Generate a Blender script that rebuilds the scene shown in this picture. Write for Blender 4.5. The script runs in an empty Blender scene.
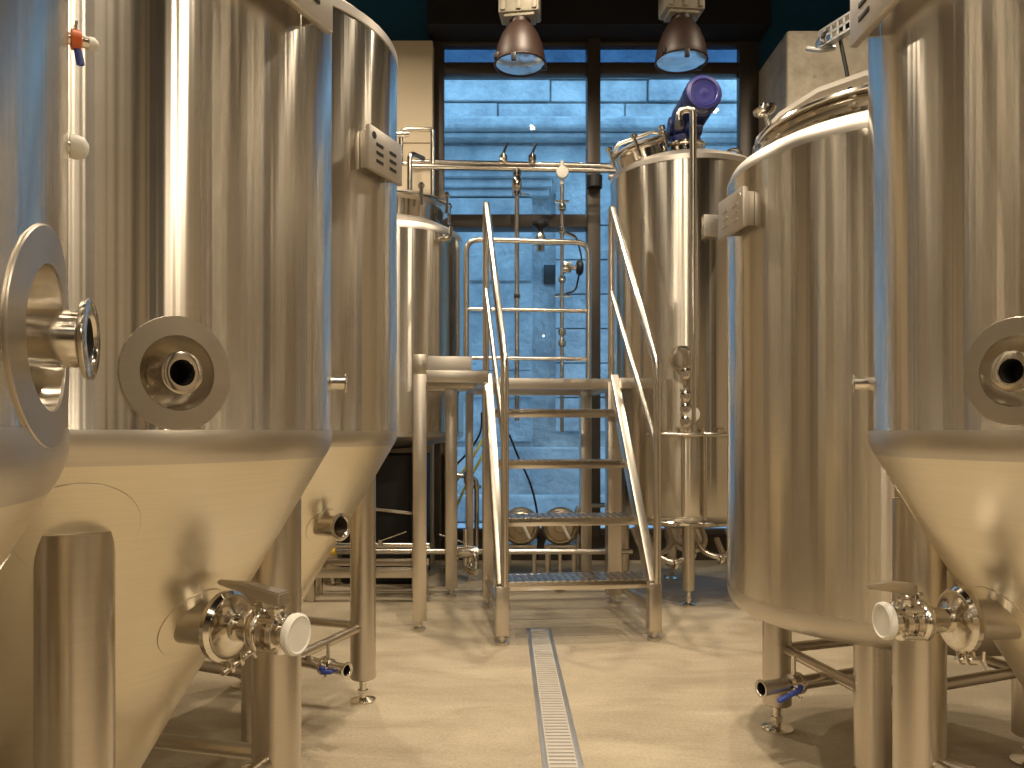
import bpy, bmesh, math, random
from mathutils import Vector, Matrix
random.seed(7)
PI = math.pi
sc = bpy.context.scene
COL = sc.collection

# ------------------------------------------------------------------ materials
def new_mat(name):
    m = bpy.data.materials.new(name); m.use_nodes = True
    nt = m.node_tree; nt.nodes.clear()
    out = nt.nodes.new('ShaderNodeOutputMaterial')
    b = nt.nodes.new('ShaderNodeBsdfPrincipled')
    nt.links.new(b.outputs[0], out.inputs[0])
    return m, nt, b, out

def N(nt, typ, **kw):
    n = nt.nodes.new(typ)
    for k, v in kw.items():
        if k in n.inputs: n.inputs[k].default_value = v
        else: setattr(n, k, v)
    return n

def plain(name, col, rough=0.5, metal=0.0, spec=0.5, noise=0.0, scale=20.0, bump=0.0):
    m, nt, b, out = new_mat(name)
    b.inputs['Base Color'].default_value = (*col, 1)
    b.inputs['Roughness'].default_value = rough
    b.inputs['Metallic'].default_value = metal
    b.inputs['Specular IOR Level'].default_value = spec
    tc = N(nt, 'ShaderNodeTexCoord')
    nz = N(nt, 'ShaderNodeTexNoise', Scale=scale, Detail=5.0)
    nt.links.new(tc.outputs['Object'], nz.inputs['Vector'])
    if noise:
        mix = N(nt, 'ShaderNodeMix', data_type='RGBA')
        mix.inputs[6].default_value = (*[c * (1 - noise) for c in col], 1)
        mix.inputs[7].default_value = (*[min(1, c * (1 + noise)) for c in col], 1)
        nt.links.new(nz.outputs[0], mix.inputs[0])
        nt.links.new(mix.outputs[2], b.inputs['Base Color'])
    if bump:
        bp = N(nt, 'ShaderNodeBump', Strength=bump, Distance=0.01)
        nt.links.new(nz.outputs[0], bp.inputs['Height'])
        nt.links.new(bp.outputs[0], b.inputs['Normal'])
    return m

def steel(name, col=(0.62, 0.59, 0.54), rough=0.3, aniso=0.0, axis=None, wave=0.0, wscale=(7, 7, 0.22), smudge=0.06):
    m, nt, b, out = new_mat(name)
    b.inputs['Metallic'].default_value = 1.0
    tc = N(nt, 'ShaderNodeTexCoord')
    # smudges / handling marks
    nz = N(nt, 'ShaderNodeTexNoise', Scale=5.0, Detail=6.0, Roughness=0.65)
    nt.links.new(tc.outputs['Object'], nz.inputs['Vector'])
    mr = N(nt, 'ShaderNodeMapRange')
    mr.inputs['To Min'].default_value = max(0.03, rough - smudge); mr.inputs['To Max'].default_value = rough + smudge
    nt.links.new(nz.outputs[0], mr.inputs['Value'])
    nt.links.new(mr.outputs[0], b.inputs['Roughness'])
    # fine brushing in the colour
    mp = N(nt, 'ShaderNodeMapping'); mp.inputs['Scale'].default_value = (3, 3, 160)
    nt.links.new(tc.outputs['Object'], mp.inputs['Vector'])
    n2 = N(nt, 'ShaderNodeTexNoise', Scale=2.0, Detail=3.0)
    nt.links.new(mp.outputs[0], n2.inputs['Vector'])
    mix = N(nt, 'ShaderNodeMix', data_type='RGBA')
    mix.inputs[6].default_value = (*[c * 0.93 for c in col], 1)
    mix.inputs[7].default_value = (*[min(1, c * 1.07) for c in col], 1)
    nt.links.new(n2.outputs[0], mix.inputs[0])
    nt.links.new(mix.outputs[2], b.inputs['Base Color'])
    if aniso:
        b.inputs['Anisotropic'].default_value = aniso
        b.inputs['Anisotropic Rotation'].default_value = 0.25
        tg = N(nt, 'ShaderNodeTangent', direction_type='RADIAL', axis=axis or 'Z')
        nt.links.new(tg.outputs[0], b.inputs['Tangent'])
    if wave:
        mp2 = N(nt, 'ShaderNodeMapping'); mp2.inputs['Scale'].default_value = wscale
        nt.links.new(tc.outputs['Object'], mp2.inputs['Vector'])
        n3 = N(nt, 'ShaderNodeTexNoise', Scale=1.0, Detail=3.0)
        nt.links.new(mp2.outputs[0], n3.inputs['Vector'])
        bp = N(nt, 'ShaderNodeBump', Strength=1.0, Distance=wave)
        nt.links.new(n3.outputs[0], bp.inputs['Height'])
        nt.links.new(bp.outputs[0], b.inputs['Normal'])
    return m

M = {}
M['shell'] = steel('brushed_shell_steel', (0.68, 0.64, 0.57), 0.22, 0.96, 'Z', 0.0022, (18, 18, 0.1), 0.03)
M['cone'] = steel('cone_steel', (0.77, 0.71, 0.58), 0.34, 0.0, None, 0.006, (5, 5, 2.0), 0.06)
M['band'] = steel('ground_weld_steel', (0.60, 0.56, 0.50), 0.38, 0.4, 'Z')
M['satin'] = steel('satin_steel', (0.64, 0.60, 0.54), 0.33)
M['pipe'] = steel('pipe_steel', (0.68, 0.64, 0.58), 0.22)
M['polish'] = steel('polished_steel', (0.74, 0.70, 0.63), 0.12)
M['plate'] = steel('plate_steel', (0.66, 0.62, 0.57), 0.42)
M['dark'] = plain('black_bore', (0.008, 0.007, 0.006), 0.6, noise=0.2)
M['black_rubber'] = plain('black_plastic', (0.015, 0.015, 0.017), 0.45, noise=0.2)
M['black_panel'] = plain('black_panel', (0.006, 0.006, 0.007), 0.7, noise=0.2)
M['white_cap'] = plain('white_plastic_cap', (0.78, 0.77, 0.72), 0.45, noise=0.03)
M['blue_plastic'] = plain('blue_plastic', (0.06, 0.10, 0.45), 0.4, noise=0.1)
M['motor'] = plain('blue_violet_enamel', (0.006, 0.011, 0.075), 0.4, noise=0.08)
M['motor_face'] = plain('violet_enamel', (0.050, 0.052, 0.27), 0.35, noise=0.08)
M['yellow'] = plain('yellow_plastic', (0.80, 0.52, 0.03), 0.45, noise=0.08)
M['hose_yellow'] = plain('yellow_green_hose', (0.66, 0.64, 0.14), 0.5, noise=0.06)
M['orange'] = plain('orange_plastic', (0.75, 0.16, 0.04), 0.4, noise=0.08)
M['bronze'] = plain('dark_bronze_frame', (0.085, 0.070, 0.058), 0.42, 0.3, noise=0.15)
M['lamp_brown'] = plain('rust_brown_enamel', (0.030, 0.014, 0.009), 0.5, 0.1, noise=0.35, scale=12)
M['ballast'] = plain('cast_grey_housing', (0.30, 0.27, 0.21), 0.6, 0.1, noise=0.25, scale=18, bump=0.2)
M['teal'] = plain('dark_teal_paint', (0.010, 0.095, 0.20), 0.6, noise=0.1)
M['blackpaint'] = plain('black_paint', (0.008, 0.008, 0.009), 0.75, noise=0.1)
M['beige'] = plain('beige_paint', (0.70, 0.60, 0.44), 0.75, noise=0.05, scale=3)
M['port_plate'] = steel('ground_port_steel', (0.52, 0.48, 0.42), 0.34)
M['galv'] = steel('galvanised_steel', (0.55, 0.56, 0.57), 0.42)
M['snow'] = plain('pale_pavement', (0.62, 0.64, 0.66), 0.9, noise=0.15, scale=1.5)
M['drain_pale'] = plain('pale_worn_steel', (0.62, 0.57, 0.50), 0.5, 0.35, noise=0.12)

# concrete pillar
def concrete():
    m, nt, b, out = new_mat('raw_concrete')
    tc = N(nt, 'ShaderNodeTexCoord')
    a = N(nt, 'ShaderNodeTexNoise', Scale=3.0, Detail=8.0, Roughness=0.7)
    nt.links.new(tc.outputs['Object'], a.inputs['Vector'])
    r = N(nt, 'ShaderNodeValToRGB')
    r.color_ramp.elements[0].position = 0.33; r.color_ramp.elements[0].color = (0.36, 0.32, 0.25, 1)
    r.color_ramp.elements[1].position = 0.62; r.color_ramp.elements[1].color = (0.66, 0.60, 0.49, 1)
    nt.links.new(a.outputs[0], r.inputs[0])
    v = N(nt, 'ShaderNodeTexVoronoi', Scale=7.0)
    nt.links.new(tc.outputs['Object'], v.inputs['Vector'])
    r2 = N(nt, 'ShaderNodeValToRGB')
    r2.color_ramp.elements[0].position = 0.06; r2.color_ramp.elements[0].color = (0.35, 0.30, 0.25, 1)
    r2.color_ramp.elements[1].position = 0.16; r2.color_ramp.elements[1].color = (1, 1, 1, 1)
    nt.links.new(v.outputs['Distance'], r2.inputs[0])
    mx = N(nt, 'ShaderNodeMix', data_type='RGBA', blend_type='MULTIPLY'); mx.inputs[0].default_value = 0.7
    nt.links.new(r.outputs[0], mx.inputs[6]); nt.links.new(r2.outputs[0], mx.inputs[7])
    nt.links.new(mx.outputs[2], b.inputs['Base Color'])
    b.inputs['Roughness'].default_value = 0.9
    bp = N(nt, 'ShaderNodeBump', Strength=0.5, Distance=0.02)
    nt.links.new(a.outputs[0], bp.inputs['Height']); nt.links.new(bp.outputs[0], b.inputs['Normal'])
    return m
M['concrete'] = concrete()

def floor_mat():
    m, nt, b, out = new_mat('beige_resin_floor')
    tc = N(nt, 'ShaderNodeTexCoord')
    mp = N(nt, 'ShaderNodeMapping'); mp.inputs['Scale'].default_value = (1.0, 2.2, 1)
    nt.links.new(tc.outputs['Object'], mp.inputs['Vector'])
    a = N(nt, 'ShaderNodeTexNoise', Scale=2.2, Detail=8.0, Roughness=0.62, Distortion=0.6)
    nt.links.new(mp.outputs[0], a.inputs['Vector'])
    r = N(nt, 'ShaderNodeValToRGB')
    r.color_ramp.elements[0].position = 0.30; r.color_ramp.elements[0].color = (0.37, 0.31, 0.22, 1)
    r.color_ramp.elements[1].position = 0.70; r.color_ramp.elements[1].color = (0.56, 0.49, 0.37, 1)
    nt.links.new(a.outputs[0], r.inputs[0])
    f = N(nt, 'ShaderNodeTexNoise', Scale=90.0, Detail=2.0)
    nt.links.new(tc.outputs['Object'], f.inputs['Vector'])
    r2 = N(nt, 'ShaderNodeValToRGB')
    r2.color_ramp.elements[0].position = 0.36; r2.color_ramp.elements[0].color = (0.86, 0.85, 0.83, 1)
    r2.color_ramp.elements[1].position = 0.66; r2.color_ramp.elements[1].color = (1, 1, 1, 1)
    nt.links.new(f.outputs[0], r2.inputs[0])
    mx = N(nt, 'ShaderNodeMix', data_type='RGBA', blend_type='MULTIPLY'); mx.inputs[0].default_value = 1.0
    nt.links.new(r.outputs[0], mx.inputs[6]); nt.links.new(r2.outputs[0], mx.inputs[7])
    nt.links.new(mx.outputs[2], b.inputs['Base Color'])
    mr = N(nt, 'ShaderNodeMapRange'); mr.inputs['To Min'].default_value = 0.42; mr.inputs['To Max'].default_value = 0.62
    nt.links.new(a.outputs[0], mr.inputs['Value']); nt.links.new(mr.outputs[0], b.inputs['Roughness'])
    b.inputs['Specular IOR Level'].default_value = 0.35
    bp = N(nt, 'ShaderNodeBump', Strength=0.12, Distance=0.004)
    nt.links.new(f.outputs[0], bp.inputs['Height']); nt.links.new(bp.outputs[0], b.inputs['Normal'])
    return m
M['floor'] = floor_mat()

def stone_mat():
    m, nt, b, out = new_mat('pale_limestone')
    tc = N(nt, 'ShaderNodeTexCoord')
    a = N(nt, 'ShaderNodeTexNoise', Scale=2.0, Detail=9.0, Roughness=0.7)
    nt.links.new(tc.outputs['Object'], a.inputs['Vector'])
    r = N(nt, 'ShaderNodeValToRGB')
    r.color_ramp.elements[0].position = 0.3; r.color_ramp.elements[0].color = (0.28, 0.29, 0.30, 1)
    r.color_ramp.elements[1].position = 0.68; r.color_ramp.elements[1].color = (0.70, 0.69, 0.66, 1)
    nt.links.new(a.outputs[0], r.inputs[0]); nt.links.new(r.outputs[0], b.inputs['Base Color'])
    b.inputs['Roughness'].default_value = 0.9
    f = N(nt, 'ShaderNodeTexNoise', Scale=14.0, Detail=6.0)
    nt.links.new(tc.outputs['Object'], f.inputs['Vector'])
    bp = N(nt, 'ShaderNodeBump', Strength=0.7, Distance=0.04)
    nt.links.new(f.outputs[0], bp.inputs['Height']); nt.links.new(bp.outputs[0], b.inputs['Normal'])
    return m
M['stone'] = stone_mat()

def glass_mat(name='window_glass', tint=(0.93, 0.97, 0.98)):
    m, nt, b, out = new_mat(name)
    nt.nodes.remove(b)
    t = N(nt, 'ShaderNodeBsdfTransparent'); t.inputs[0].default_value = (*tint, 1)
    g = N(nt, 'ShaderNodeBsdfGlossy'); g.inputs['Roughness'].default_value = 0.01
    lw = N(nt, 'ShaderNodeFresnel'); lw.inputs[0].default_value = 1.25
    mx = N(nt, 'ShaderNodeMixShader')
    nt.links.new(lw.outputs[0], mx.inputs[0]); nt.links.new(t.outputs[0], mx.inputs[1]); nt.links.new(g.outputs[0], mx.inputs[2])
    nt.links.new(mx.outputs[0], out.inputs[0])
    return m
M['glass'] = glass_mat(); M['glass_dark'] = glass_mat('tinted_glass', (0.34, 0.44, 0.55))

def emis(name, col, s):
    m, nt, b, out = new_mat(name)
    nt.nodes.remove(b)
    e = N(nt, 'ShaderNodeEmission'); e.inputs[0].default_value = (*col, 1); e.inputs[1].default_value = s
    nt.links.new(e.outputs[0], out.inputs[0])
    return m

# ------------------------------------------------------------------ geometry helpers
def frame(origin, z, x=None):
    """matrix whose local Z points along z"""
    z = Vector(z).normalized()
    if x is None:
        x = Vector((0, 0, 1)) if abs(z.z) < 0.9 else Vector((1, 0, 0))
    x = Vector(x); x = (x - z * x.dot(z)).normalized()
    y = z.cross(x)
    return Matrix(((x.x, y.x, z.x, origin[0]), (x.y, y.y, z.y, origin[1]), (x.z, y.z, z.z, origin[2]), (0, 0, 0, 1)))

def lathe(bm, prof, segs=48, mtx=None, mats=None):
    """prof: list of (r, z); r==0 makes a pole"""
    mtx = mtx or Matrix()
    rings = []
    for r, z in prof:
        if r < 1e-6:
            rings.append([bm.verts.new(mtx @ Vector((0, 0, z)))])
        else:
            rings.append([bm.verts.new(mtx @ Vector((r * math.cos(2 * PI * i / segs), r * math.sin(2 * PI * i / segs), z))) for i in range(segs)])
    for k in range(len(rings) - 1):
        a, b = rings[k], rings[k + 1]
        mi = mats[k] if mats else 0
        for i in range(segs):
            j = (i + 1) % segs
            if len(a) == 1 and len(b) == 1: continue
            if len(a) == 1: f = bm.faces.new((a[0], b[i], b[j]))
            elif len(b) == 1: f = bm.faces.new((a[i], a[j], b[0]))
            else: f = bm.faces.new((a[i], a[j], b[j], b[i]))
            f.material_index = mi
    return rings

def cyl(bm, p0, p1, r, segs=20, r1=None, bev=0.0):
    p0 = Vector(p0); p1 = Vector(p1); d = p1 - p0; L = d.length
    r1 = r if r1 is None else r1
    b = min(bev, r * 0.5, L * 0.4)
    prof = [(0, 0), (r - b, 0), (r, b), (r1, L - b), (r1 - b, L), (0, L)] if b else [(0, 0), (r, 0), (r1, L), (0, L)]
    lathe(bm, prof, segs, frame(p0, d))

def box(bm, c, s, mtx=None, bev=0.0):
    mtx = mtx or Matrix()
    r = bmesh.ops.create_cube(bm, size=1.0, matrix=mtx @ Matrix.Translation(c) @ Matrix.Diagonal((s[0], s[1], s[2], 1)))
    if bev:
        es = list({e for v in r['verts'] for e in v.link_edges})
        bmesh.ops.bevel(bm, geom=es, offset=bev, segments=2, affect='EDGES', profile=0.5)

def bar(bm, p0, p1, w, h, up=(0, 0, 1), bev=0.003):
    """rectangular bar from p0 to p1; h is measured along up, w across"""
    p0 = Vector(p0); p1 = Vector(p1); d = p1 - p0
    m = frame((p0 + p1) / 2, d, up)
    box(bm, (0, 0, 0), (h, w, d.length), m, bev)

def fillet(pts, rad, n=6):
    pts = [Vector(p) for p in pts]
    out = [pts[0]]
    for i in range(1, len(pts) - 1):
        a, b, c = pts[i - 1], pts[i], pts[i + 1]
        u = (a - b); v = (c - b)
        t = min(rad, u.length * 0.49, v.length * 0.49)
        p = b + u.normalized() * t; q = b + v.normalized() * t
        for k in range(n + 1):
            s = k / n
            out.append((1 - s) ** 2 * p + 2 * s * (1 - s) * b + s * s * q)
    out.append(pts[-1])
    return out

def tube(bm, pts, r, segs=12, rad=0.0, cap=True, n=6):
    pts = fillet(pts, rad, n) if rad else [Vector(p) for p in pts]
    clean = [pts[0]]
    for p in pts[1:]:
        if (p - clean[-1]).length > 1e-5: clean.append(p)
    pts = clean
    t0 = (pts[1] - pts[0]).normalized()
    x = Vector((0, 0, 1)) if abs(t0.z) < 0.9 else Vector((1, 0, 0))
    rings = []
    for i, p in enumerate(pts):
        if i == 0: t = t0
        elif i == len(pts) - 1: t = (pts[i] - pts[i - 1]).normalized()
        else: t = ((pts[i + 1] - pts[i]).normalized() + (pts[i] - pts[i - 1]).normalized()).normalized()
        x = (x - t * x.dot(t)).normalized(); y = t.cross(x)
        rings.append([bm.verts.new(p + (x * math.cos(2 * PI * k / segs) + y * math.sin(2 * PI * k / segs)) * r) for k in range(segs)])
    for a, b in zip(rings, rings[1:]):
        for k in range(segs):
            j = (k + 1) % segs
            bm.faces.new((a[k], a[j], b[j], b[k]))
    if cap:
        bm.faces.new(list(reversed(rings[0]))); bm.faces.new(rings[-1])

def torus(bm, mtx, R, r, segs=40, rs=8):
    prof = [(R + r * math.cos(2 * PI * k / rs), r * math.sin(2 * PI * k / rs)) for k in range(rs + 1)]
    lathe(bm, prof, segs, mtx)
    bmesh.ops.remove_doubles(bm, verts=bm.verts, dist=1e-6)

def mesh_from(bm, name, smooth=True, angle=35):
    bmesh.ops.recalc_face_normals(bm, faces=bm.faces)
    me = bpy.data.meshes.new(name)
    bm.to_mesh(me); bm.free()
    if smooth:
        for p in me.polygons: p.use_smooth = True
        me.set_sharp_from_angle(angle=math.radians(angle))
    return me

def obj(name, bm, mats, parent=None, label=None, smooth=True, angle=35, kind=None):
    me = mesh_from(bm, name, smooth, angle)
    if not isinstance(mats, (list, tuple)): mats = [mats]
    for m in mats: me.materials.append(m)
    o = bpy.data.objects.new(name, me); COL.objects.link(o)
    if parent: o.parent = parent
    if label: o['label'] = label
    if kind: o['kind'] = kind
    return o

def B(): return bmesh.new()

def thing(name, label, cat, loc=(0, 0, 0), rz=0.0, group=None):
    o = bpy.data.objects.new(name, None); COL.objects.link(o)
    o.empty_display_size = 0.1
    o.location = loc; o.rotation_euler = (0, 0, rz)
    o['label'] = label; o['category'] = cat
    if group: o['group'] = group
    return o

def tag(o, label, cat, group=None):
    o['label'] = label; o['category'] = cat
    if group: o['group'] = group
    return o

def struct(name, bm, mats, label=None, smooth=False):
    o = obj(name, bm, mats, None, label, smooth)
    o['kind'] = 'structure'
    return o

def pol(a, r, z=0.0):
    a = math.radians(a)
    return Vector((r * math.cos(a), r * math.sin(a), z))

def boolean_cut(o, cutter):
    md = o.modifiers.new('cut', 'BOOLEAN'); md.operation = 'DIFFERENCE'; md.solver = 'EXACT'; md.object = cutter
    dg = bpy.context.evaluated_depsgraph_get(); dg.update()
    me = bpy.data.meshes.new_from_object(o.evaluated_get(dg))
    o.modifiers.clear(); old = o.data; o.data = me
    bpy.data.meshes.remove(old)
    me.set_sharp_from_angle(angle=math.radians(30))
    cm = cutter.data
    bpy.data.objects.remove(cutter); bpy.data.meshes.remove(cm)

# ------------------------------------------------------------------ sanitary fittings (all in the local frame of their tank)
def ferrule(bm, p, d, L, r, fl=1.45, wall=0.15, start=0.0, segs=32):
    """open pipe stub with a flange at its end"""
    ri = r * (1 - wall)
    prof = [(r, start), (r, L - r * .35), (r * fl * .97, L - r * .22), (r * fl, L - r * .1), (r * fl, L - .03 * r), (r * fl * .95, L), (ri * 1.1, L), (ri, L - r * .12), (ri, start)]
    lathe(bm, prof, segs, frame(p, d), [0] * 7 + [1])

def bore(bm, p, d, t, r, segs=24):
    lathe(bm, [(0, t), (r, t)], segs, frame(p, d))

def clamp(bm, p, d, t, r, w=0.012, screw=True, ang=200):
    m = frame(p, d)
    lathe(bm, [(r * .72, t - w), (r * .9, t - w), (r, t - w * .4), (r, t + w * .4), (r * .9, t + w), (r * .72, t + w)], 36, m)
    if screw:
        a = math.radians(ang)
        c = Vector((math.cos(a), math.sin(a), 0)); s = Vector((-math.sin(a), math.cos(a), 0))
        for sg in (-1, 1):
            q = c * (r * 1.12) + s * (sg * r * .2)
            box(bm, (0, 0, 0), (r * .42, r * .13, w * 1.5), m @ Matrix.Translation(q + Vector((0, 0, t))) @ Matrix.Rotation(a, 4, 'Z'), 0.0015)
        p0 = m @ (c * (r * 1.2) - s * (r * .5) + Vector((0, 0, t))); p1 = m @ (c * (r * 1.2) + s * (r * .75) + Vector((0, 0, t)))
        cyl(bm, p0, p1, r * .09, 10)
        for sg in (-1, 1):   # wing nut
            w0 = p1; w1 = p1 + (m.to_3x3() @ (c * sg * r * .28)) + (p1 - p0).normalized() * r * .12
            cyl(bm, w0, w1, r * .08, 8, r * .05)

def arc_plate(bm, R, a, z, r0, r1, th=0.004, segs=64, slope=None):
    """annular plate rolled onto a cylinder of radius R (or onto a cone: slope = dr/dz)"""
    def P(rad, t, off):
        u, v = rad * math.cos(t), rad * math.sin(t)
        if slope is None:
            return pol(a + math.degrees(u / R), R + off, z + v)
        L = math.sqrt(1 + slope * slope)
        dz = v / L; rr = R + slope * dz
        return pol(a + math.degrees(u / R), rr + off / L, z + dz - off * slope / L)
    cols = []
    rad = [r0 + (r1 - th * .4 - r0) * k / 6 for k in range(7)]
    for i in range(segs):
        t = 2 * PI * i / segs
        cols.append([bm.verts.new(P(r0, t, -th))] + [bm.verts.new(P(q, t, th)) for q in rad] + [bm.verts.new(P(r1, t, th * .6)), bm.verts.new(P(r1, t, -th))])
    for i in range(segs):
        a_, b_ = cols[i], cols[(i + 1) % segs]
        for k in range(len(a_) - 1): bm.faces.new((a_[k], b_[k], b_[k + 1], a_[k + 1]))

def leg(parent, p, ztop, r=0.0465, foot=True, pad=0.045):
    bm = B()
    x, y = p[0], p[1]
    zb = 0.085
    lathe(bm, [(0, zb), (r - .004, zb), (r, zb + .004), (r, ztop), (0, ztop)], 32, Matrix.Translation((x, y, 0)))
    l = obj('leg', bm, M['leg'], parent)
    bm = B()
    lathe(bm, [(0, 0), (pad + .002, 0), (pad + .002, .007), (pad * .6, .013), (.013, .017), (.013, .09), (0, .09)], 32, Matrix.Translation((x, y, 0)))
    lathe(bm, [(0, .030), (.02, .030), (.02, .043), (0, .043)], 6, Matrix.Translation((x, y, 0)))
    obj('foot', bm, M['polish'], l)
    return l
M['leg'] = steel('leg_steel', (0.62, 0.57, 0.50), 0.30, 0.0)

def name_plate(parent, a, r, z, w=0.2, h=0.135, slots=((3, -1), (3, 1)), dark=True):
    """box-like plate standing off the shell; face points along angle a"""
    n = pol(a, 1); t = Vector((-n.y, n.x, 0))
    bm = B()
    m = Matrix(((t.x, 0, n.x, 0), (t.y, 0, n.y, 0), (0, 1, 0, 0), (0, 0, 0, 1)))
    c = n * (r + .034) + Vector((0, 0, z))
    mt = Matrix.Translation(c) @ m
    box(bm, (0, 0, 0), (w, h, .016), mt, .003)
    pl = obj('name_plate', bm, M['plate'], parent)
    for sx in (-1, 1):
        bm = B(); box(bm, (sx * w * .38, 0, -.022), (.006, h * .86, .032), mt, .001)
        obj('bracket', bm, M['satin'], pl)
    for cnt, sx in slots:
        for k in range(cnt):
            bm = B()
            box(bm, (sx * w * .2, (k - 1) * h * .19 - h * .06, .0085), (w * .2, h * .075, .003), mt, .0008)
            obj('slot', bm, M['dark'] if dark else M['satin'], pl)
    bm = B()
    lathe(bm, [(0, .0095), (.011, .0095), (.012, .008), (.012, .004)], 20, mt @ Matrix.Translation((w * .36 * (1 if a < 90 else -1) * -1, h * .3, 0)))
    obj('emblem', bm, M['black_rubber'] if dark else M['satin'], pl)
    return pl

def butterfly(parent, base, d, t0, r, lever_dir, handle_mat, cap=True, name='racking_valve', lever_len=0.115):
    """clamped butterfly valve on a stub whose flange ends at distance t0 along d"""
    m = frame(base, d)
    bm = B()
    ri = r * .62
    # reducer + spool
    lathe(bm, [(0, t0), (r * 1.36, t0), (r * 1.36, t0 + .012), (r * .98, t0 + .013), (ri, t0 + .02), (ri, t0 + .062), (ri * 1.4, t0 + .066), (ri * 1.4, t0 + .072), (0, t0 + .072)], 32, m)
    v = obj(name, bm, M['polish'], parent)
    bm = B(); clamp(bm, base, d, t0, r * 1.62, .011, True, 195); obj('clamp', bm, M['polish'], v)
    bm = B(); clamp(bm, base, d, t0 + .072, ri * 1.62, .009, True, 20); obj('clamp', bm, M['polish'], v)
    bm = B()
    t1 = t0 + .082
    lathe(bm, [(0, t1 - .008), (ri * 1.25, t1 - .008), (ri * 1.3, t1), (ri * 1.55, t1 + .004), (ri * 1.55, t1 + .013), (ri * 1.2, t1 + .016), (ri * 1.2, t1 + .02), (ri * 1.55, t1 + .023), (ri * 1.55, t1 + .032), (ri * 1.15, t1 + .036), (ri * 1.15, t1 + .046), (ri * 1.42, t1 + .049), (ri * 1.42, t1 + .056), (0, t1 + .056)], 32, m)
    for k in range(4):
        a = PI / 4 + k * PI / 2
        q = Vector((math.cos(a), math.sin(a), 0)) * ri * 1.45
        cyl(bm, m @ (q + Vector((0, 0, t1 + .001))), m @ (q + Vector((0, 0, t1 + .035))), .0055, 10)
    c = m @ Vector((0, 0, t1 + .018))
    cyl(bm, c, c + Vector((0, 0, ri * 1.9)), .0085, 14)
    cyl(bm, c + Vector((0, 0, ri * 1.25)), c + Vector((0, 0, ri * 1.75)), .016, 16)
    obj('valve_body', bm, M['polish'], v)
    # lever: a tapering pressed-steel wedge with a hub
    bm = B()
    hb = c + Vector((0, 0, ri * 1.75))
    ld = Vector(lever_dir).normalized(); sd = Vector((0, 0, 1)).cross(ld)
    secs = [(-.016, .014, .004, .026), (.012, .014, .008, .030), (.05, .011, .018, .036), (lever_len, .006, .030, .037)]
    rings = []
    for s, w, z0, z1 in secs:
        rings.append([bm.verts.new(hb + ld * s + sd * (w * e) + Vector((0, 0, zz))) for e, zz in ((-1, z0), (1, z0), (1, z1), (-1, z1))])
    for a_, b_ in zip(rings, rings[1:]):
        for k in range(4): bm.faces.new((a_[k], a_[(k + 1) % 4], b_[(k + 1) % 4], b_[k]))
    bm.faces.new(rings[0]); bm.faces.new(rings[-1])
    bmesh.ops.bevel(bm, geom=list(bm.edges), offset=.0025, segments=2, affect='EDGES')
    obj('handle', bm, handle_mat, v)
    if cap:
        bm = B()
        t2 = t1 + .058
        lathe(bm, [(0, t2 - .012), (ri * 1.46, t2 - .007), (ri * 1.50, t2 - .003), (ri * 1.47, t2 + .003), (ri * 1.3, t2 + .006), (ri * 1.2, t2 + .004), (0, t2 + .004)], 32, m)
        obj('end_cap', bm, M['white_cap'], v, 'white plastic end cap')
    return v

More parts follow.
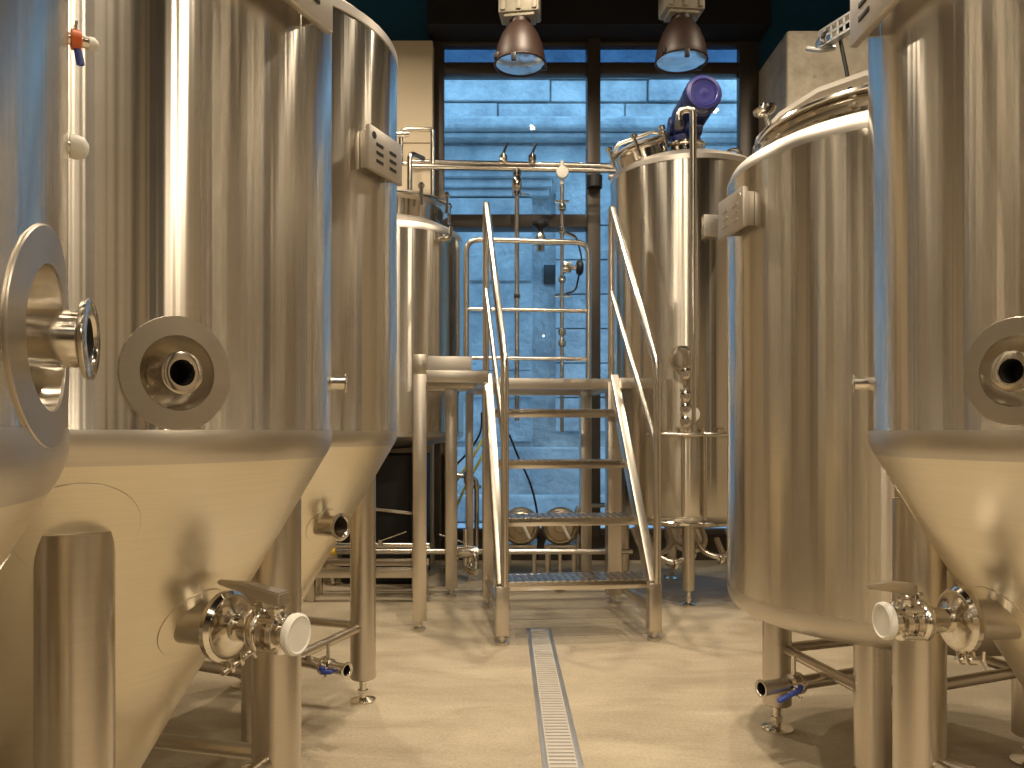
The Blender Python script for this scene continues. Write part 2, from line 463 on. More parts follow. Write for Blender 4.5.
# ------------------------------------------------------------------ conical fermenter
def fermenter(label, cx, cy, R, legs, port, port_z, plate_a=None, plate_z=1.8, valve=None, valve_lever=None, valve_z=.67, big_port=None, stubs=(), outlet=None, top=2.31, group='fermenters along the aisle', braces=True, zseam=1.0, port_scale=1.0, port_len=.0, leg_r=.405, leg_w=.0505, brace_z=.32):
    t = thing('fermentation_tank', label, 'tank', (cx, cy, 0), 0, group)
    S = math.tan(math.radians(30))
    zs = zseam
    prof = [(0, top + .17), (R * .35, top + .155), (R * .7, top + .105), (R * .92, top + .035), (R - .006, top + .004), (R + .003, top), (R + .003, top - .028), (R, top - .030)]
    mats = [1, 1, 1, 1, 1, 1, 1]
    for k in range(1, 9): prof.append((R, top - .03 + (zs + .003 - top + .03) * k / 8)); mats.append(0)
    # ground weld band and knuckle
    kn = [(R + .0006, zs + .0015), (R + .0006, zs - .015), (R - .0015, zs - .025), (R - .006, zs - .036), (R - .012, zs - .046)]
    for p in kn: prof.append(p); mats.append(2)
    rk, zk = kn[-1]
    rb = .045
    for k in range(1, 11):
        r = rk + (rb - rk) * k / 10
        prof.append((r, zk - (rk - r) / S)); mats.append(3)
    zb = zk - (rk - rb) / S
    prof.append((rb, zb - .03)); mats.append(2)
    prof.append((0, zb - .03)); mats.append(2)
    bm = B(); lathe(bm, prof, 144, None, mats)
    sh = obj('shell', bm, [M['shell'], M['plate'], M['band'], M['cone']], t)
    def cone_r(z): return rk - (zk - z) * S
    # recessed port
    ps = port_scale
    n = pol(port, 1); pz = Vector((0, 0, port_z))
    cb = B()
    lathe(cb, [(0, R - .06), (.012 * ps, R - .059), (.025 * ps, R - .053), (.036 * ps, R - .042), (.044 * ps, R - .026), (.049 * ps, R - .008), (.0505 * ps, R + .02), (0, R + .02)], 64, frame(pz, n))
    cut = obj('cut', cb, [M['satin']]); cut.location = (cx, cy, 0)
    dgu = bpy.context.view_layer.update()
    boolean_cut(sh, cut)
    bm = B(); arc_plate(bm, R, port, port_z, .0495 * ps, .0745 * ps, .0018); obj('port_plate', bm, M['port_plate'], t)
    bm = B(); ferrule(bm, pz, n, R + .012 + port_len, .0195 * ps, 1.42, .2, R - .08); po = obj('port', bm, [M['polish'], M['dark']], t)
    bm = B(); bore(bm, pz, n, R - .03, .0156 * ps); obj('bore', bm, M['dark'], po)
    # legs with pads
    for i, a in enumerate(legs):
        if a is None: continue
        p = pol(a, leg_r)
        rfront = leg_r + leg_w
        leg(t, p, zk - (rk - leg_r) / S + .05, leg_w)
        bm = B(); zz = zk - (rk - rfront) / S
        arc_plate(bm, cone_r(zz - .035), a, zz - .035, .02, .080, .0016, 48, S); obj('leg_pad', bm, M['cone'], t)
    if braces:
        L = [a for a in legs if a is not None]
        for i in range(len(L)):
            a0, a1 = L[i], L[(i + 1) % len(L)]
            if len(L) < 3 and i == 1: break
            p0, p1 = pol(a0, leg_r, brace_z), pol(a1, leg_r, brace_z)
            bm = B(); d = (p1 - p0).normalized()
            cyl(bm, p0 + d * .03, p1 - d * .03, .0165, 20); obj('brace', bm, M['leg'], t)
    if plate_a is not None:
        name_plate(t, plate_a, R, plate_z)
    if valve is not None:
        d = pol(valve, 1); bz = Vector((0, 0, valve_z))
        r0 = cone_r(valve_z)
        bm = B(); lathe(bm, [(.036, r0 - .09), (.036, .388), (.05, .394), (.05, .402), (0, .402)], 32, frame(bz, d)); obj('outlet_pipe', bm, M['satin'], t)
        bm = B(); arc_plate(bm, r0, valve, valve_z, .03, .066, .0016, 48, S); obj('outlet_pad', bm, M['cone'], t)
        butterfly(t, bz, d, .402, .036, valve_lever, M['satin'])
    if big_port is not None:
        a, z = big_port
        d = pol(a, 1); bz = Vector((0, 0, z)); r0 = cone_r(z)
        bm = B(); ferrule(bm, bz, d, r0 + .085, .034, 1.3, .12, r0 - .06); o_ = obj('manway_ferrule', bm, [M['polish'], M['satin']], t)
        bm = B(); bore(bm, bz, d, r0 + .01, .029); obj('bore', bm, M['dark'], o_)
        bm = B(); arc_plate(bm, r0, a, z, .03, .062, .0016, 48, S); obj('outlet_pad', bm, M['cone'], t)
    for a, z, kind in stubs:
        d = pol(a, 1); bz = Vector((0, 0, z))
        if kind == 'ferrule':
            bm = B(); ferrule(bm, bz, d, R + .030, .0130, 1.5, .2, R - .01); obj('sample_port', bm, [M['polish'], M['dark']], t)
        elif kind == 'cap':
            bm = B(); lathe(bm, [(.006, R - .01), (.006, R + .004)], 20, frame(bz, d)); s_ = obj('sample_port', bm, M['polish'], t)
            bm = B(); lathe(bm, [(0, R + .002), (.0095, R + .002), (.0105, R + .006), (.0085, R + .013), (.004, R + .016), (0, R + .0165)], 24, frame(bz, d)); obj('end_cap', bm, M['white_cap'], s_, 'white plastic cap on the port')
        elif kind == 'sample':
            bm = B(); lathe(bm, [(.005, R - .01), (.005, R + .018), (0, R + .018)], 20, frame(bz, d)); s_ = obj('sample_valve', bm, M['polish'], t)
            bm = B(); lathe(bm, [(.005, R + .003), (.0085, R + .004), (.0085, R + .011), (.005, R + .012)], 20, frame(bz, d)); obj('collar', bm, M['orange'], s_, 'orange collar')
            q = bz + d * (R + .007)
            bm = B(); cyl(bm, q, q + Vector((0, 0, -.020)) + d * .004, .0032, 12); obj('spout', bm, M['blue_plastic'], s_, 'dark blue spout')
            bm = B(); lathe(bm, [(0, -.001), (.0055, 0), (.0055, .004), (.003, .007), (0, .0075)], 16, frame(bz + d * (R + .017), d)); obj('knob', bm, M['white_cap'], s_, 'white knob')
            bm = B()
            for sg in (-1, 1): tube(bm, [q + Vector((0, 0, .002)), q + Vector((0, 0, .008)) + pol(a + 90, .003 * sg), q + Vector((0, 0, .014)) + pol(a + 90, .006 * sg)], .0014, 8)
            obj('lever', bm, M['polish'], s_)
    if outlet is not None:
        a, z, L, hm = outlet
        d = pol(a, 1)
        bm = B(); tube(bm, [(0, 0, zb - .02), (0, 0, z), d * (L - .10) + Vector((0, 0, z))], .019, 16, .06); o_ = obj('drain_pipe', bm, M['pipe'], t)
        q = d * (L - .10) + Vector((0, 0, z))
        bm = B(); clamp(bm, q, d, 0.0, .030, .008, True, 200); lathe(bm, [(.019, -.01), (.026, .006), (.026, .03), (.019, .036), (.019, .05)], 24, frame(q, d)); obj('valve_body', bm, M['polish'], o_)
        bm = B(); ferrule(bm, q, d, .10, .0185, 1.4, .15, .04); bore(bm, q, d, .06, .016); obj('drain_end', bm, [M['polish'], M['dark']], o_)
        bm = B(); c = q + d * .018; cyl(bm, c, c + Vector((0, 0, .07)), .006, 10); obj('valve_stem', bm, M['satin'], o_)
        bm = B(); side = pol(a - 90, 1)
        bar(bm, c + Vector((0, 0, -.012)) + side * .03, c + Vector((0, 0, -.004)) + side * .03 + d * .045, .012, .012); cyl(bm, c, c + side * .034, .008, 10); obj('valve_lever', bm, hm, o_, 'small dark blue valve lever')
    return t, sh

tk1, _ = fermenter('nearest conical tank at the left edge, its deep oval port recess facing the aisle', -.755, .38, .47, [-60, 30, 120, 210], 17, 1.063, stubs=[(34.5, 1.331, 'sample'), (33.5, 1.238, 'cap')], port_len=.014, leg_r=.36)
tk2, _ = fermenter('large conical tank left of the aisle, white-capped racking valve on its cone', -.83, 1.42, .5, [-56, 30, 120, 210], -42, 1.083, -22, 1.745, valve=-22, valve_lever=(-.93, .36, 0), valve_z=.68, stubs=[(17, 1.10, 'ferrule')], port_scale=1.08)
tk3, _ = fermenter('third conical tank on the left, slotted name plate high up and open ferrule on cone', -.875, 2.66, .5, [-69, 30, 112, 201], 180, 1.077, -22.5, 1.88, big_port=(-32, .70), outlet=(-32, .25, .45, M['blue_plastic']), top=2.31, leg_w=.047, brace_z=.28)
tk7, _ = fermenter('large conical tank on the right, white-capped racking valve pointing across the aisle', 1.215, 1.4, .5, [-62, 150, 238, 60], 208, 1.092, 180, 1.815, valve=183.6, valve_lever=(-.8, -.55, 0), valve_z=.665, stubs=[(158, 1.10, 'ferrule')], port_scale=1.1)

# top fittings on the third tank
bm = B()
bar(bm, (.36, .18, 2.35), (.36, .18, 2.40), .05, .02); obj('lug', bm, M['satin'], tk3)
bm = B()
p = Vector((.27, .33, 2.33))
tube(bm, [p + Vector((-.05, 0, .10)), p + Vector((-.05, 0, .02)), p + Vector((.05, .0, .02)), p + Vector((.05, 0, .13))], .009, 10, .02)
cyl(bm, p + Vector((0, 0, -.03)), p + Vector((0, 0, .02)), .02, 14); obj('lifting_bracket', bm, M['plate'], tk3)
bm = B()
lathe(bm, [(.09, 2.36), (.09, 2.48), (.11, 2.49), (.11, 2.52), (.06, 2.56), (0, 2.57)], 32, Matrix.Translation((.05, -.28, 0))); obj('top_manway', bm, M['satin'], tk3)

# ------------------------------------------------------------------ flat-bottomed tank on the right (tank six)
t6 = thing('serving_tank', 'flat-bottomed cylindrical tank on short legs with a wide strapped lid, right of the aisle', 'tank', (1.25, 2.45, 0))
R6 = .52
prof = [(0, 1.90), (.40, 1.885), (.47, 1.865), (.505, 1.845), (R6, 1.815), (R6, 1.80)]
mats = [1] * 4 + [2]
for k in range(1, 9): prof.append((R6, 1.80 - (1.80 - .50) * k / 8)); mats.append(0)
for a in range(15, 91, 15):
    prof.append((R6 - .07 + .07 * math.cos(math.radians(a)), .49 - .07 * math.sin(math.radians(a)))); mats.append(2)
prof += [(.2, .40), (.03, .385), (0, .385)]; mats += [1, 1, 1]
bm = B(); lathe(bm, prof, 144, None, mats); obj('shell', bm, [M['shell'], M['plate'], M['band']], t6)
for a in (157, 235, 340, 60): leg(t6, pol(a, .36 if a != 235 else .43), .43, .047, True, .05)
for a0, a1 in ((157, 235), (235, 340), (340, 60), (60, 157)):
    r0 = .43 if a0 == 235 else .36; r1 = .43 if a1 == 235 else .36
    bm = B(); cyl(bm, pol(a0, r0 - .02, .275), pol(a1, r1 - .02, .275), .017, 18); obj('brace', bm, M['leg'], t6)
bm = B(); lathe(bm, [(.405, 1.85), (.405, 1.905), (.43, 1.91), (.435, 1.918), (.43, 1.926), (.41, 1.928), (.40, 1.928)], 96); obj('collar', bm, M['polish'], t6)
bm = B(); lathe(bm, [(.40, 1.928), (.428, 1.932), (.438, 1.940), (.432, 1.950), (.40, 1.957), (.2, 1.975), (0, 1.98)], 96); lid = obj('lid', bm, M['polish'], t6)
for k in range(10):
    bm = B(); q = pol(k * 36 + 12, .418)
    box(bm, (0, 0, 0), (.02, .02, .05), Matrix.Translation(q + Vector((0, 0, 1.927))) @ Matrix.Rotation(math.radians(k * 36 + 12), 4, 'Z'), .004); obj('latch', bm, M['satin'], lid)
bm = B()
pr = []
sp = [(-.43, 1.955), (-.36, 2.03), (-.24, 2.10), (-.1, 2.14), (.1, 2.14), (.24, 2.10), (.36, 2.03), (.43, 1.955)]
dirv = pol(168, 1); sv = Vector((-dirv.y, dirv.x, 0))
rings = []
for s, z in sp:
    c = dirv * -s + Vector((0, 0, z))
    rings.append([bm.verts.new(c + sv * (w * .026) + Vector((0, 0, dz))) for w, dz in ((-1, -.008), (1, -.008), (1, .008), (-1, .008))])
for a_, b_ in zip(rings, rings[1:]):
    for k in range(4): bm.faces.new((a_[k], a_[(k + 1) % 4], b_[(k + 1) % 4], b_[k]))
bm.faces.new(rings[0]); bm.faces.new(rings[-1])
obj('lid_strap', bm, M['plate'], lid)
bm = B(); q = pol(180, .40, 1.95)
lathe(bm, [(.008, 0), (.008, .06), (.028, .066), (.036, .075), (.036, .084), (.014, .09), (.012, .098), (0, .1)], 24, frame(q, (-.25, .05, 1))); obj('lid_knob', bm, M['polish'], lid)
name_plate(t6, 188.5, R6, 1.67, .175, .118, ((3, -1), (3, 1)), dark=False)
d = pol(202, 1); z0 = .25
bm = B(); tube(bm, [(0, 0, .39), (0, 0, z0), d * .40 + Vector((0, 0, z0))], .021, 16, .06); dp = obj('drain_pipe', bm, M['pipe'], t6)
q = d * .40 + Vector((0, 0, z0))
bm = B(); clamp(bm, q, d, 0, .032, .009, True, 160); lathe(bm, [(.02, -.01), (.03, .006), (.03, .03), (.02, .036), (.02, .06)], 24, frame(q, d)); cyl(bm, q + d * .018, q + d * .018 + Vector((0, 0, .085)), .007, 12); obj('valve_body', bm, M['polish'], dp)
bm = B(); ferrule(bm, q, d, .14, .021, 1.25, .15, .05); bore(bm, q, d, .09, .018); obj('drain_end', bm, [M['satin'], M['dark']], dp)
bm = B(); sd = pol(290, 1)
bar(bm, q + d * .02 + sd * .034 + Vector((0, 0, -.005)), q + d * .105 + sd * .034 + Vector((0, 0, -.03)), .014, .012); cyl(bm, q + d * .02, q + d * .02 + sd * .036, .008, 10); obj('valve_lever', bm, M['blue_plastic'], dp, 'dark blue valve lever')

# ------------------------------------------------------------------ rear left kettle
t4 = thing('brew_kettle', 'cylindrical kettle with bolted top hatch and risers, behind the platform at left', 'tank', (-.775, 5.3, 0))
R4 = .495
prof = [(0, 2.46), (.2, 2.455), (.32, 2.42), (.44, 2.36), (.485, 2.33), (R4, 2.30), (R4, 2.285)]
mats = [1] * 5 + [2]
for k in range(1, 7): prof.append((R4, 2.285 - (2.285 - 1.0) * k / 6)); mats.append(0)
prof += [(R4, .97), (R4 - .03, .945), (.2, .90), (0, .88)]; mats += [2, 2, 1, 1]
bm = B(); lathe(bm, prof, 128, None, mats); obj('shell', bm, [M['shell'], M['plate'], M['band']], t4)
for a in (-58, 35, 130, 220): leg(t4, pol(a, .44), .97, .047)
bm = B(); lathe(bm, [(.34, 2.38), (.36, 2.51), (.405, 2.52), (.41, 2.53), (.405, 2.54), (.37, 2.545), (.30, 2.555)], 64); obj('hatch_collar', bm, M['polish'], t4)
bm = B(); lathe(bm, [(0, 2.61), (.15, 2.60), (.30, 2.575), (.40, 2.553), (.40, 2.54), (.3, 2.54)], 64); ht = obj('hatch_lid', bm, M['satin'], t4)
for k in range(10):
    a = -90 + k * 36
    bm = B(); q = pol(a, .41, 2.525)
    cyl(bm, q - Vector((0, 0, .06)), q + Vector((0, 0, .05)), .012, 12); lathe(bm, [(0, .05), (.02, .05), (.022, .07), (.012, .085), (0, .087)], 14, Matrix.Translation(q)); obj('wing_bolt', bm, M['polish'], ht)
bm = B()
tube(bm, [(.0, -.15, 2.6), (.0, -.15, 2.99), (.14, -.15, 2.99)], .018, 14, .05); tube(bm, [(.14, -.12, 2.60), (.14, -.12, 2.88), (.22, .0, 2.88)], .018, 14, .05)
obj('riser_pipe', bm, M['pipe'], t4)
bm = B(); q = Vector((.36, -.33, 2.24)); bx = pol(-40, 1)
cyl(bm, q, q + bx * .1, .016, 14); cyl(bm, q + bx * .1, q + bx * .1 + Vector((0, 0, .07)), .012, 12); cyl(bm, q + bx * .06, q + bx * .075, .03, 16); obj('side_valve', bm, M['polish'], t4)
bm = B(); q = pol(-62, R4 - .01, 1.27)
cyl(bm, q, q + pol(-62, .05), .016, 14); obj('side_port', bm, M['pipe'], t4)
bm = B(); q = pol(-62, R4 + .05, 1.27)
box(bm, (0, 0, 0), (.03, .03, .09), Matrix.Translation(q) , .008); obj('yellow_lever', bm, M['yellow'], t4, 'yellow valve lever')

# plain black box with a bar, under the kettle
bm = B()
box(bm, (0, 0, .43), (.54, .50, .84), None, .01); cb = obj('black_box', bm, M['black_panel'])
cb.location = (-.80, 5.30, 0); tag(cb, 'plain black box standing underneath the rear left kettle', 'cabinet')
bm = B(); bar(bm, (-.27, -.26, .52), (.27, -.26, .46), .02, .02); obj('rail', bm, M['satin'], cb)

# ------------------------------------------------------------------ rear right tank with motor (tank five)
t5 = thing('mash_tun', 'tall cylindrical tank with blue agitator motor on top, right of the stairs', 'tank', (1.14, 4.87, 0))
R5 = .462
prof = [(0, 2.72), (.2, 2.70), (.36, 2.66), (.43, 2.63), (R5 + .002, 2.60), (R5 + .002, 2.572), (R5, 2.57)]
mats = [1] * 5 + [2]
for k in range(1, 9): prof.append((R5, 2.57 - (2.57 - .50) * k / 8)); mats.append(0)
prof += [(R5 - .02, .47), (.3, .43), (.05, .40), (0, .40)]; mats += [2, 1, 1, 1]
bm = B(); lathe(bm, prof, 128, None, mats); obj('shell', bm, [M['shell'], M['plate'], M['band']], t5)
bm = B(); lathe(bm, [(.30, .455), (R5 + .03, .46), (R5 + .036, .466), (R5 + .036, .478), (R5 + .03, .484), (.3, .484)], 96); obj('base_ring', bm, M['polish'], t5)
for a in (-100, 10, 170, 90): leg(t5, pol(a, .43 if a == -100 else .38), .47, .036)
# agitator
bm = B(); q0 = Vector((-.02, -.12, 2.66))
cyl(bm, q0, q0 + Vector((0, 0, .09)), .10, 28, None, .006); cyl(bm, q0 + Vector((0, 0, .085)), q0 + Vector((0, 0, .11)), .12, 28, None, .005)
ag = obj('agitator_mount', bm, M['polish'], t5)
bm = B(); gb = q0 + Vector((0, 0, .10))
lathe(bm, [(0, 0), (.085, 0), (.09, .015), (.09, .05), (.07, .07), (.07, .11), (0, .11)], 28, frame(gb, (0, 0, 1)))
box(bm, (0, .02, .13), (.16, .20, .15), Matrix.Translation(gb), .025)
cyl(bm, gb + Vector((-.10, .02, .13)), gb + Vector((.10, .02, .13)), .06, 20, None, .006)
obj('gearbox', bm, M['motor'], ag)
bm = B(); mb = gb + Vector((.0, .10, .15)); ax = Vector((.07, -1, .10)).normalized()
mf = frame(mb, ax)
pr_ = [(0, 0), (.075, 0), (.09, .02), (.09, .13), (.105, .135), (.105, .15)]
for k in range(8):
    z = .16 + k * .022
    pr_ += [(.104, z), (.104, z + .010), (.095, z + .011), (.095, z + .021)]
pr_ += [(.106, .345), (.108, .35), (.108, .42), (.100, .432), (.078, .436)]
lathe(bm, pr_, 40, mf)
box(bm, (-.09, .0, .24), (.07, .09, .10), mf, .01)
obj('motor', bm, M['motor'], ag)
bm = B(); lathe(bm, [(.103, .425), (.100, .434), (.080, .438), (.074, .430), (.056, .432), (.038, .427), (.018, .432), (0, .433)], 40, mf); obj('fan_cover', bm, M['motor_face'], ag)
# tilted top hatch
bm = B(); hm_ = frame((-.28, -.12, 2.655), (-.35, -.12, 1))
lathe(bm, [(.16, -.06), (.16, .06), (.185, .07), (.19, .08), (.185, .09), (.15, .095)], 48, hm_); hc = obj('hatch_collar', bm, M['polish'], t5)
bm = B(); lathe(bm, [(0, .135), (.08, .128), (.16, .108), (.185, .10), (.185, .09), (.15, .09)], 48, hm_)
tube(bm, [hm_ @ Vector((-.15, 0, .11)), hm_ @ Vector((-.12, 0, .16)), hm_ @ Vector((.12, 0, .16)), hm_ @ Vector((.17, 0, .12))], .012, 10, .03); obj('hatch_lid', bm, M['satin'], hc)
for k in range(6):
    a = k * 60 + 15; q = Vector((.19 * math.cos(math.radians(a)), .19 * math.sin(math.radians(a)), .08))
    bm = B(); cyl(bm, hm_ @ (q - Vector((0, 0, .05))), hm_ @ (q + Vector((0, 0, .06))), .010, 10); lathe(bm, [(0, .045), (.02, .05), (.022, .07), (0, .08)], 12, hm_ @ Matrix.Translation(q)); obj('wing_bolt', bm, M['polish'], hc)
bm = B(); box(bm, (.16, .0, .10), (.07, .09, .06), hm_, .012); obj('hinge', bm, M['black_rubber'], hc)
bm = B(); torus(bm, frame((.28, -.1, 2.70), (.2, 1, 0)), .05, .012, 24); obj('lifting_eye', bm, M['polish'], t5)
# swan-neck riser at the front, with fittings
RX, RY = -.075, -.535       # local position of the riser
bm = B(); tube(bm, [(RX - .075, RY + .02, 2.74), (RX - .075, RY + .02, 2.82), (RX, RY, 2.82), (RX, RY, 1.05)], .020, 16, .07, True, 10); obj('riser_pipe', bm, M['pipe'], t5)
bm = B(); cyl(bm, (RX - .075, RY + .02, 2.72), (RX - .075, RY + .02, 2.755), .027, 16); obj('pipe_end', bm, M['black_rubber'], t5)
for z in (2.45, 1.9, 1.45):
    bm = B(); bar(bm, (RX, RY, z), (RX + .02, RY + .10, z), .03, .012); obj('pipe_bracket', bm, M['satin'], t5)
# manifold ring tube + two droppers + valves
bm = B(); rr = .50
pts = [pol(a, rr, .985) for a in range(-128, -39, 8)]
tube(bm, pts, .012, 12); obj('ring_pipe', bm, M['pipe'], t5)
for a in (-122, -107, -92, -78, -64, -50):
    bm = B(); q = pol(a, rr, .985); cyl(bm, q, q + Vector((0, 0, .035)), .010, 10); cyl(bm, q + Vector((0, 0, .03)), q + Vector((0, 0, .04)), .018, 12); obj('ring_fitting', bm, M['polish'], t5)
for a, z0, z1, r in ((-104, .52, .98, .010), (-90, .50, .98, .013), (-62, .52, .98, .009), (-52, 1.0, 1.72, .012), (-113, 1.0, 1.30, .009), (-48, .52, .98, .009)):
    bm = B(); tube(bm, [pol(a, rr, z0), pol(a, rr, z1)], r, 12); obj('dropper_pipe', bm, M['pipe'], t5)
for a, z in ((-104, 1.42), (-52, 1.50)):
    q = pol(a, R5, z); d = pol(a - 8, 1)
    bm = B(); lathe(bm, [(.045, -.03), (.045, .04), (.068, .045), (.072, .053), (.068, .060), (.04, .064), (.0, .060)], 28, frame(q, d)); obj('sight_port', bm, M['polish'], t5)
for z in (1.33, 1.20, 1.13, 1.06):
    a = -103
    bm = B(); q = pol(a, rr, z)
    cyl(bm, q - Vector((0, 0, .035)), q + Vector((0, 0, .035)), .017, 14)
    lathe(bm, [(.012, 0), (.012, .045), (.030, .048), (.032, .056), (.018, .066), (0, .066)], 20, frame(q, (-.1, -1, 0)))
    lathe(bm, [(.025, .033), (.025, .041), (.012, .043)], 18, Matrix.Translation(q)); obj('instrument_valve', bm, M['polish'], t5)
bm = B(); q = pol(-99, rr + .03, 1.10); lathe(bm, [(.02, 0), (.045, .01), (.045, .022), (.03, .026), (0, .026)], 24, frame(q, (-.05, -1, 0))); obj('gauge', bm, M['white_cap'], t5, 'round pale gauge')
# name plate
bm = B(); q = pol(-82, R5 + .02, 2.175); m_ = frame(q, pol(-82, 1), (0, 0, 1))
box(bm, (0, 0, 0), (.125, .14, .012), m_, .003); np_ = obj('name_plate', bm, M['plate'], t5)
bm = B()
for k in range(4): box(bm, (.035 - k * .022, -.01, .0065), (.005, .08 if k else .04, .002), m_)
obj('engraved_lines', bm, M['satin'], np_)
bm = B(); box(bm, (0, 0, -.012), (.04, .05, .022), m_); obj('bracket', bm, M['satin'], np_)
# pipework under the tank
for k, (a, r, z) in enumerate(((-130, .36, .33), (-112, .42, .30), (-75, .40, .33), (-55, .44, .28), (-95, .25, .34))):
    c = pol(a, r, z)
    bm = B(); tube(bm, [c + Vector((-.12, .1, .08)), c + Vector((-.10, 0, -.02)), c + Vector((0, -.06, -.06)), c + Vector((.10, 0, -.01)), c + Vector((.08, .08, .09))], .017, 12, .06); obj('drain_pipe', bm, M['pipe'], t5)
    bm = B(); clamp(bm, c + Vector((0, -.06, -.06)), (1, .2, 0), 0, .032, .01, True, 60); obj('clamp', bm, M['polish'], t5)
bm = B(); lathe(bm, [(0, .30), (.10, .30), (.12, .33), (.12, .40), (.2, .44)], 32, Matrix.Translation((0, 0, 0))); obj('sump', bm, M['satin'], t5)

# ------------------------------------------------------------------ stairs and working platform
YAW = math.radians(6)
st = thing('stair_platform', 'open steel stairs with four grating treads, handrails and a raised working platform', 'stairs', (-.009, 3.63, 0), YAW)
W = .735; VT = .80; ZD = 1.31
def sp_(u, v, z): return Vector((u, v, z))
for u in (0, W):
    bm = B(); bar(bm, sp_(u, .03, .26), sp_(u, VT, ZD - .0), .045, .085, (0, -1, 1), .004); obj('stringer', bm, M['satin'], st)
    bm = B(); box(bm, (u, .0, .16), (.062, .062, .23), None, .004); fl_ = obj('leg', bm, M['leg'], st)
    bm = B(); lathe(bm, [(0, 0), (.034, 0), (.034, .012), (.014, .018), (.014, .05), (0, .05)], 20, Matrix.Translation((u, 0, 0))); obj('foot', bm, M['satin'], fl_)
for u, v, w in ((0, VT, .06), (W, VT, .08), (-.387, .302, .068), (-.20, 1.09, .072), (-.06, 1.57, .05), (.735, 1.58, .075)):
    bm = B(); box(bm, (u, v, (ZD + .03) / 2), (w, w, ZD - .07), None, .004); l_ = obj('leg', bm, M['leg'], st)
    bm = B(); lathe(bm, [(0, 0), (.03, 0), (.03, .012), (.014, .018), (.014, .06), (0, .06)], 20, Matrix.Translation((u, v, 0))); obj('foot', bm, M['satin'], l_)
bm = B(); box(bm, (-.387, .302, ZD + .03), (.068, .068, .10), None, .004); obj('post_cap', bm, M['leg'], st)

def grating(bm, u0, u1, v0, v1, z, pitch=.036, th=.010, dep=.022):
    nu = int(round((u1 - u0) / pitch)); nv = max(1, int(round((v1 - v0) / pitch)))
    for i in range(nu + 1):
        u = u0 + (u1 - u0) * i / nu; box(bm, (u, (v0 + v1) / 2, z - dep / 2), (th, v1 - v0, dep))
    for j in range(nv + 1):
        v = v0 + (v1 - v0) * j / nv; box(bm, ((u0 + u1) / 2, v, z - dep / 2 + .001), (u1 - u0, th * 1.6, dep))
    for i in range(nu):          # raised anti-slip studs
        for j in range(nv + 1):
            u = u0 + (u1 - u0) * (i + .5) / nu; v = v0 + (v1 - v0) * j / nv
            box(bm, (u, v, z + .001), (pitch * .5, th * 2.2, .007))
for k in range(4):
    z = .285 + k * .28; v = .02 + k * .21
    bm = B()
    box(bm, (W / 2, v + .004, z - .019), (W - .03, .008, .042), None, .002)
    box(bm, (W / 2, v + .206, z - .019), (W - .03, .008, .042), None, .002)
    for u in (.028, W - .028): box(bm, (u, v + .105, z - .019), (.008, .2, .042), None, .002)
    tr = obj('tread', bm, M['pipe'], st)
    bm = B(); grating(bm, .03, W - .03, v + .008, v + .202, z); obj('grating', bm, M['pipe'], tr)
# deck
bm = B()
def beam(u0, v0, u1, v1): bar(bm, (u0, v0, ZD - .03), (u1, v1, ZD - .03), .045, .06, (0, 0, 1), .003)
beam(-.42, VT + .02, .80, VT + .02); beam(-.07, 1.6, .80, 1.6); beam(.78, VT, .78, 1.6); beam(-.06, 1.1, -.06, 1.6)
beam(-.40, .28, -.40, 1.12); beam(-.42, .30, -.04, .30); beam(-.06, .30, -.06, VT + .02); beam(-.42, 1.1, -.04, 1.1)
bar(bm, (W + .02, VT - .09, ZD - .03), (.955, VT - .09, ZD - .03), .045, .06, (0, 0, 1), .003)
dk = obj('deck_frame', bm, M['satin'], st)
bm = B(); grating(bm, -.04, .76, VT + .04, 1.58, ZD, .05, .005, .025); obj('grating', bm, M['satin'], dk)
bm = B(); grating(bm, -.385, -.075, .32, 1.08, ZD, .05, .005, .025); obj('grating', bm, M['satin'], dk)
bm = B(); box(bm, (-.225, .62, ZD + .055), (.24, .004, .10), None, .001); obj('splash_plate', bm, M['plate'], st)
# handrails
for u, sd in ((0, -1), (W, 1)):
    u_ = u + sd * .0
    bm = B()
    tube(bm, [(u_ + .012, -.012, .27), (u_ + .012, -.012, 1.32), (u_ - .01, VT, 2.32), (u_ - .01, VT + .01, ZD - .02)], .019, 14, .035)
    hr = obj('handrail', bm, M['pipe'], st)
    bm = B(); tube(bm, [(u_ + .012, -.012, .92), (u_ - .01, VT, 1.82)], .014, 12); obj('mid_rail', bm, M['pipe'], hr)
# rear guard rail
bm = B()
tube(bm, [(-.08, 1.585, ZD - .02), (-.08, 1.585, 2.30), (.76, 1.585, 2.30), (.76, 1.585, ZD - .02)], .019, 14, .09)
gr = obj('guard_rail', bm, M['pipe'], st)
for z in (1.83, 1.50):
    bm = B(); tube(bm, [(-.08, 1.585, z), (.76, 1.585, z)], .014, 12); obj('mid_rail', bm, M['pipe'], gr)
# base ties between the legs
bm = B(); bar(bm, (0, VT, .14), (0, .03, .14), .03, .03); obj('base_tie', bm, M['leg'], st)
bm = B(); bar(bm, (W, VT, .14), (W, .03, .14), .03, .03); obj('base_tie', bm, M['leg'], st)

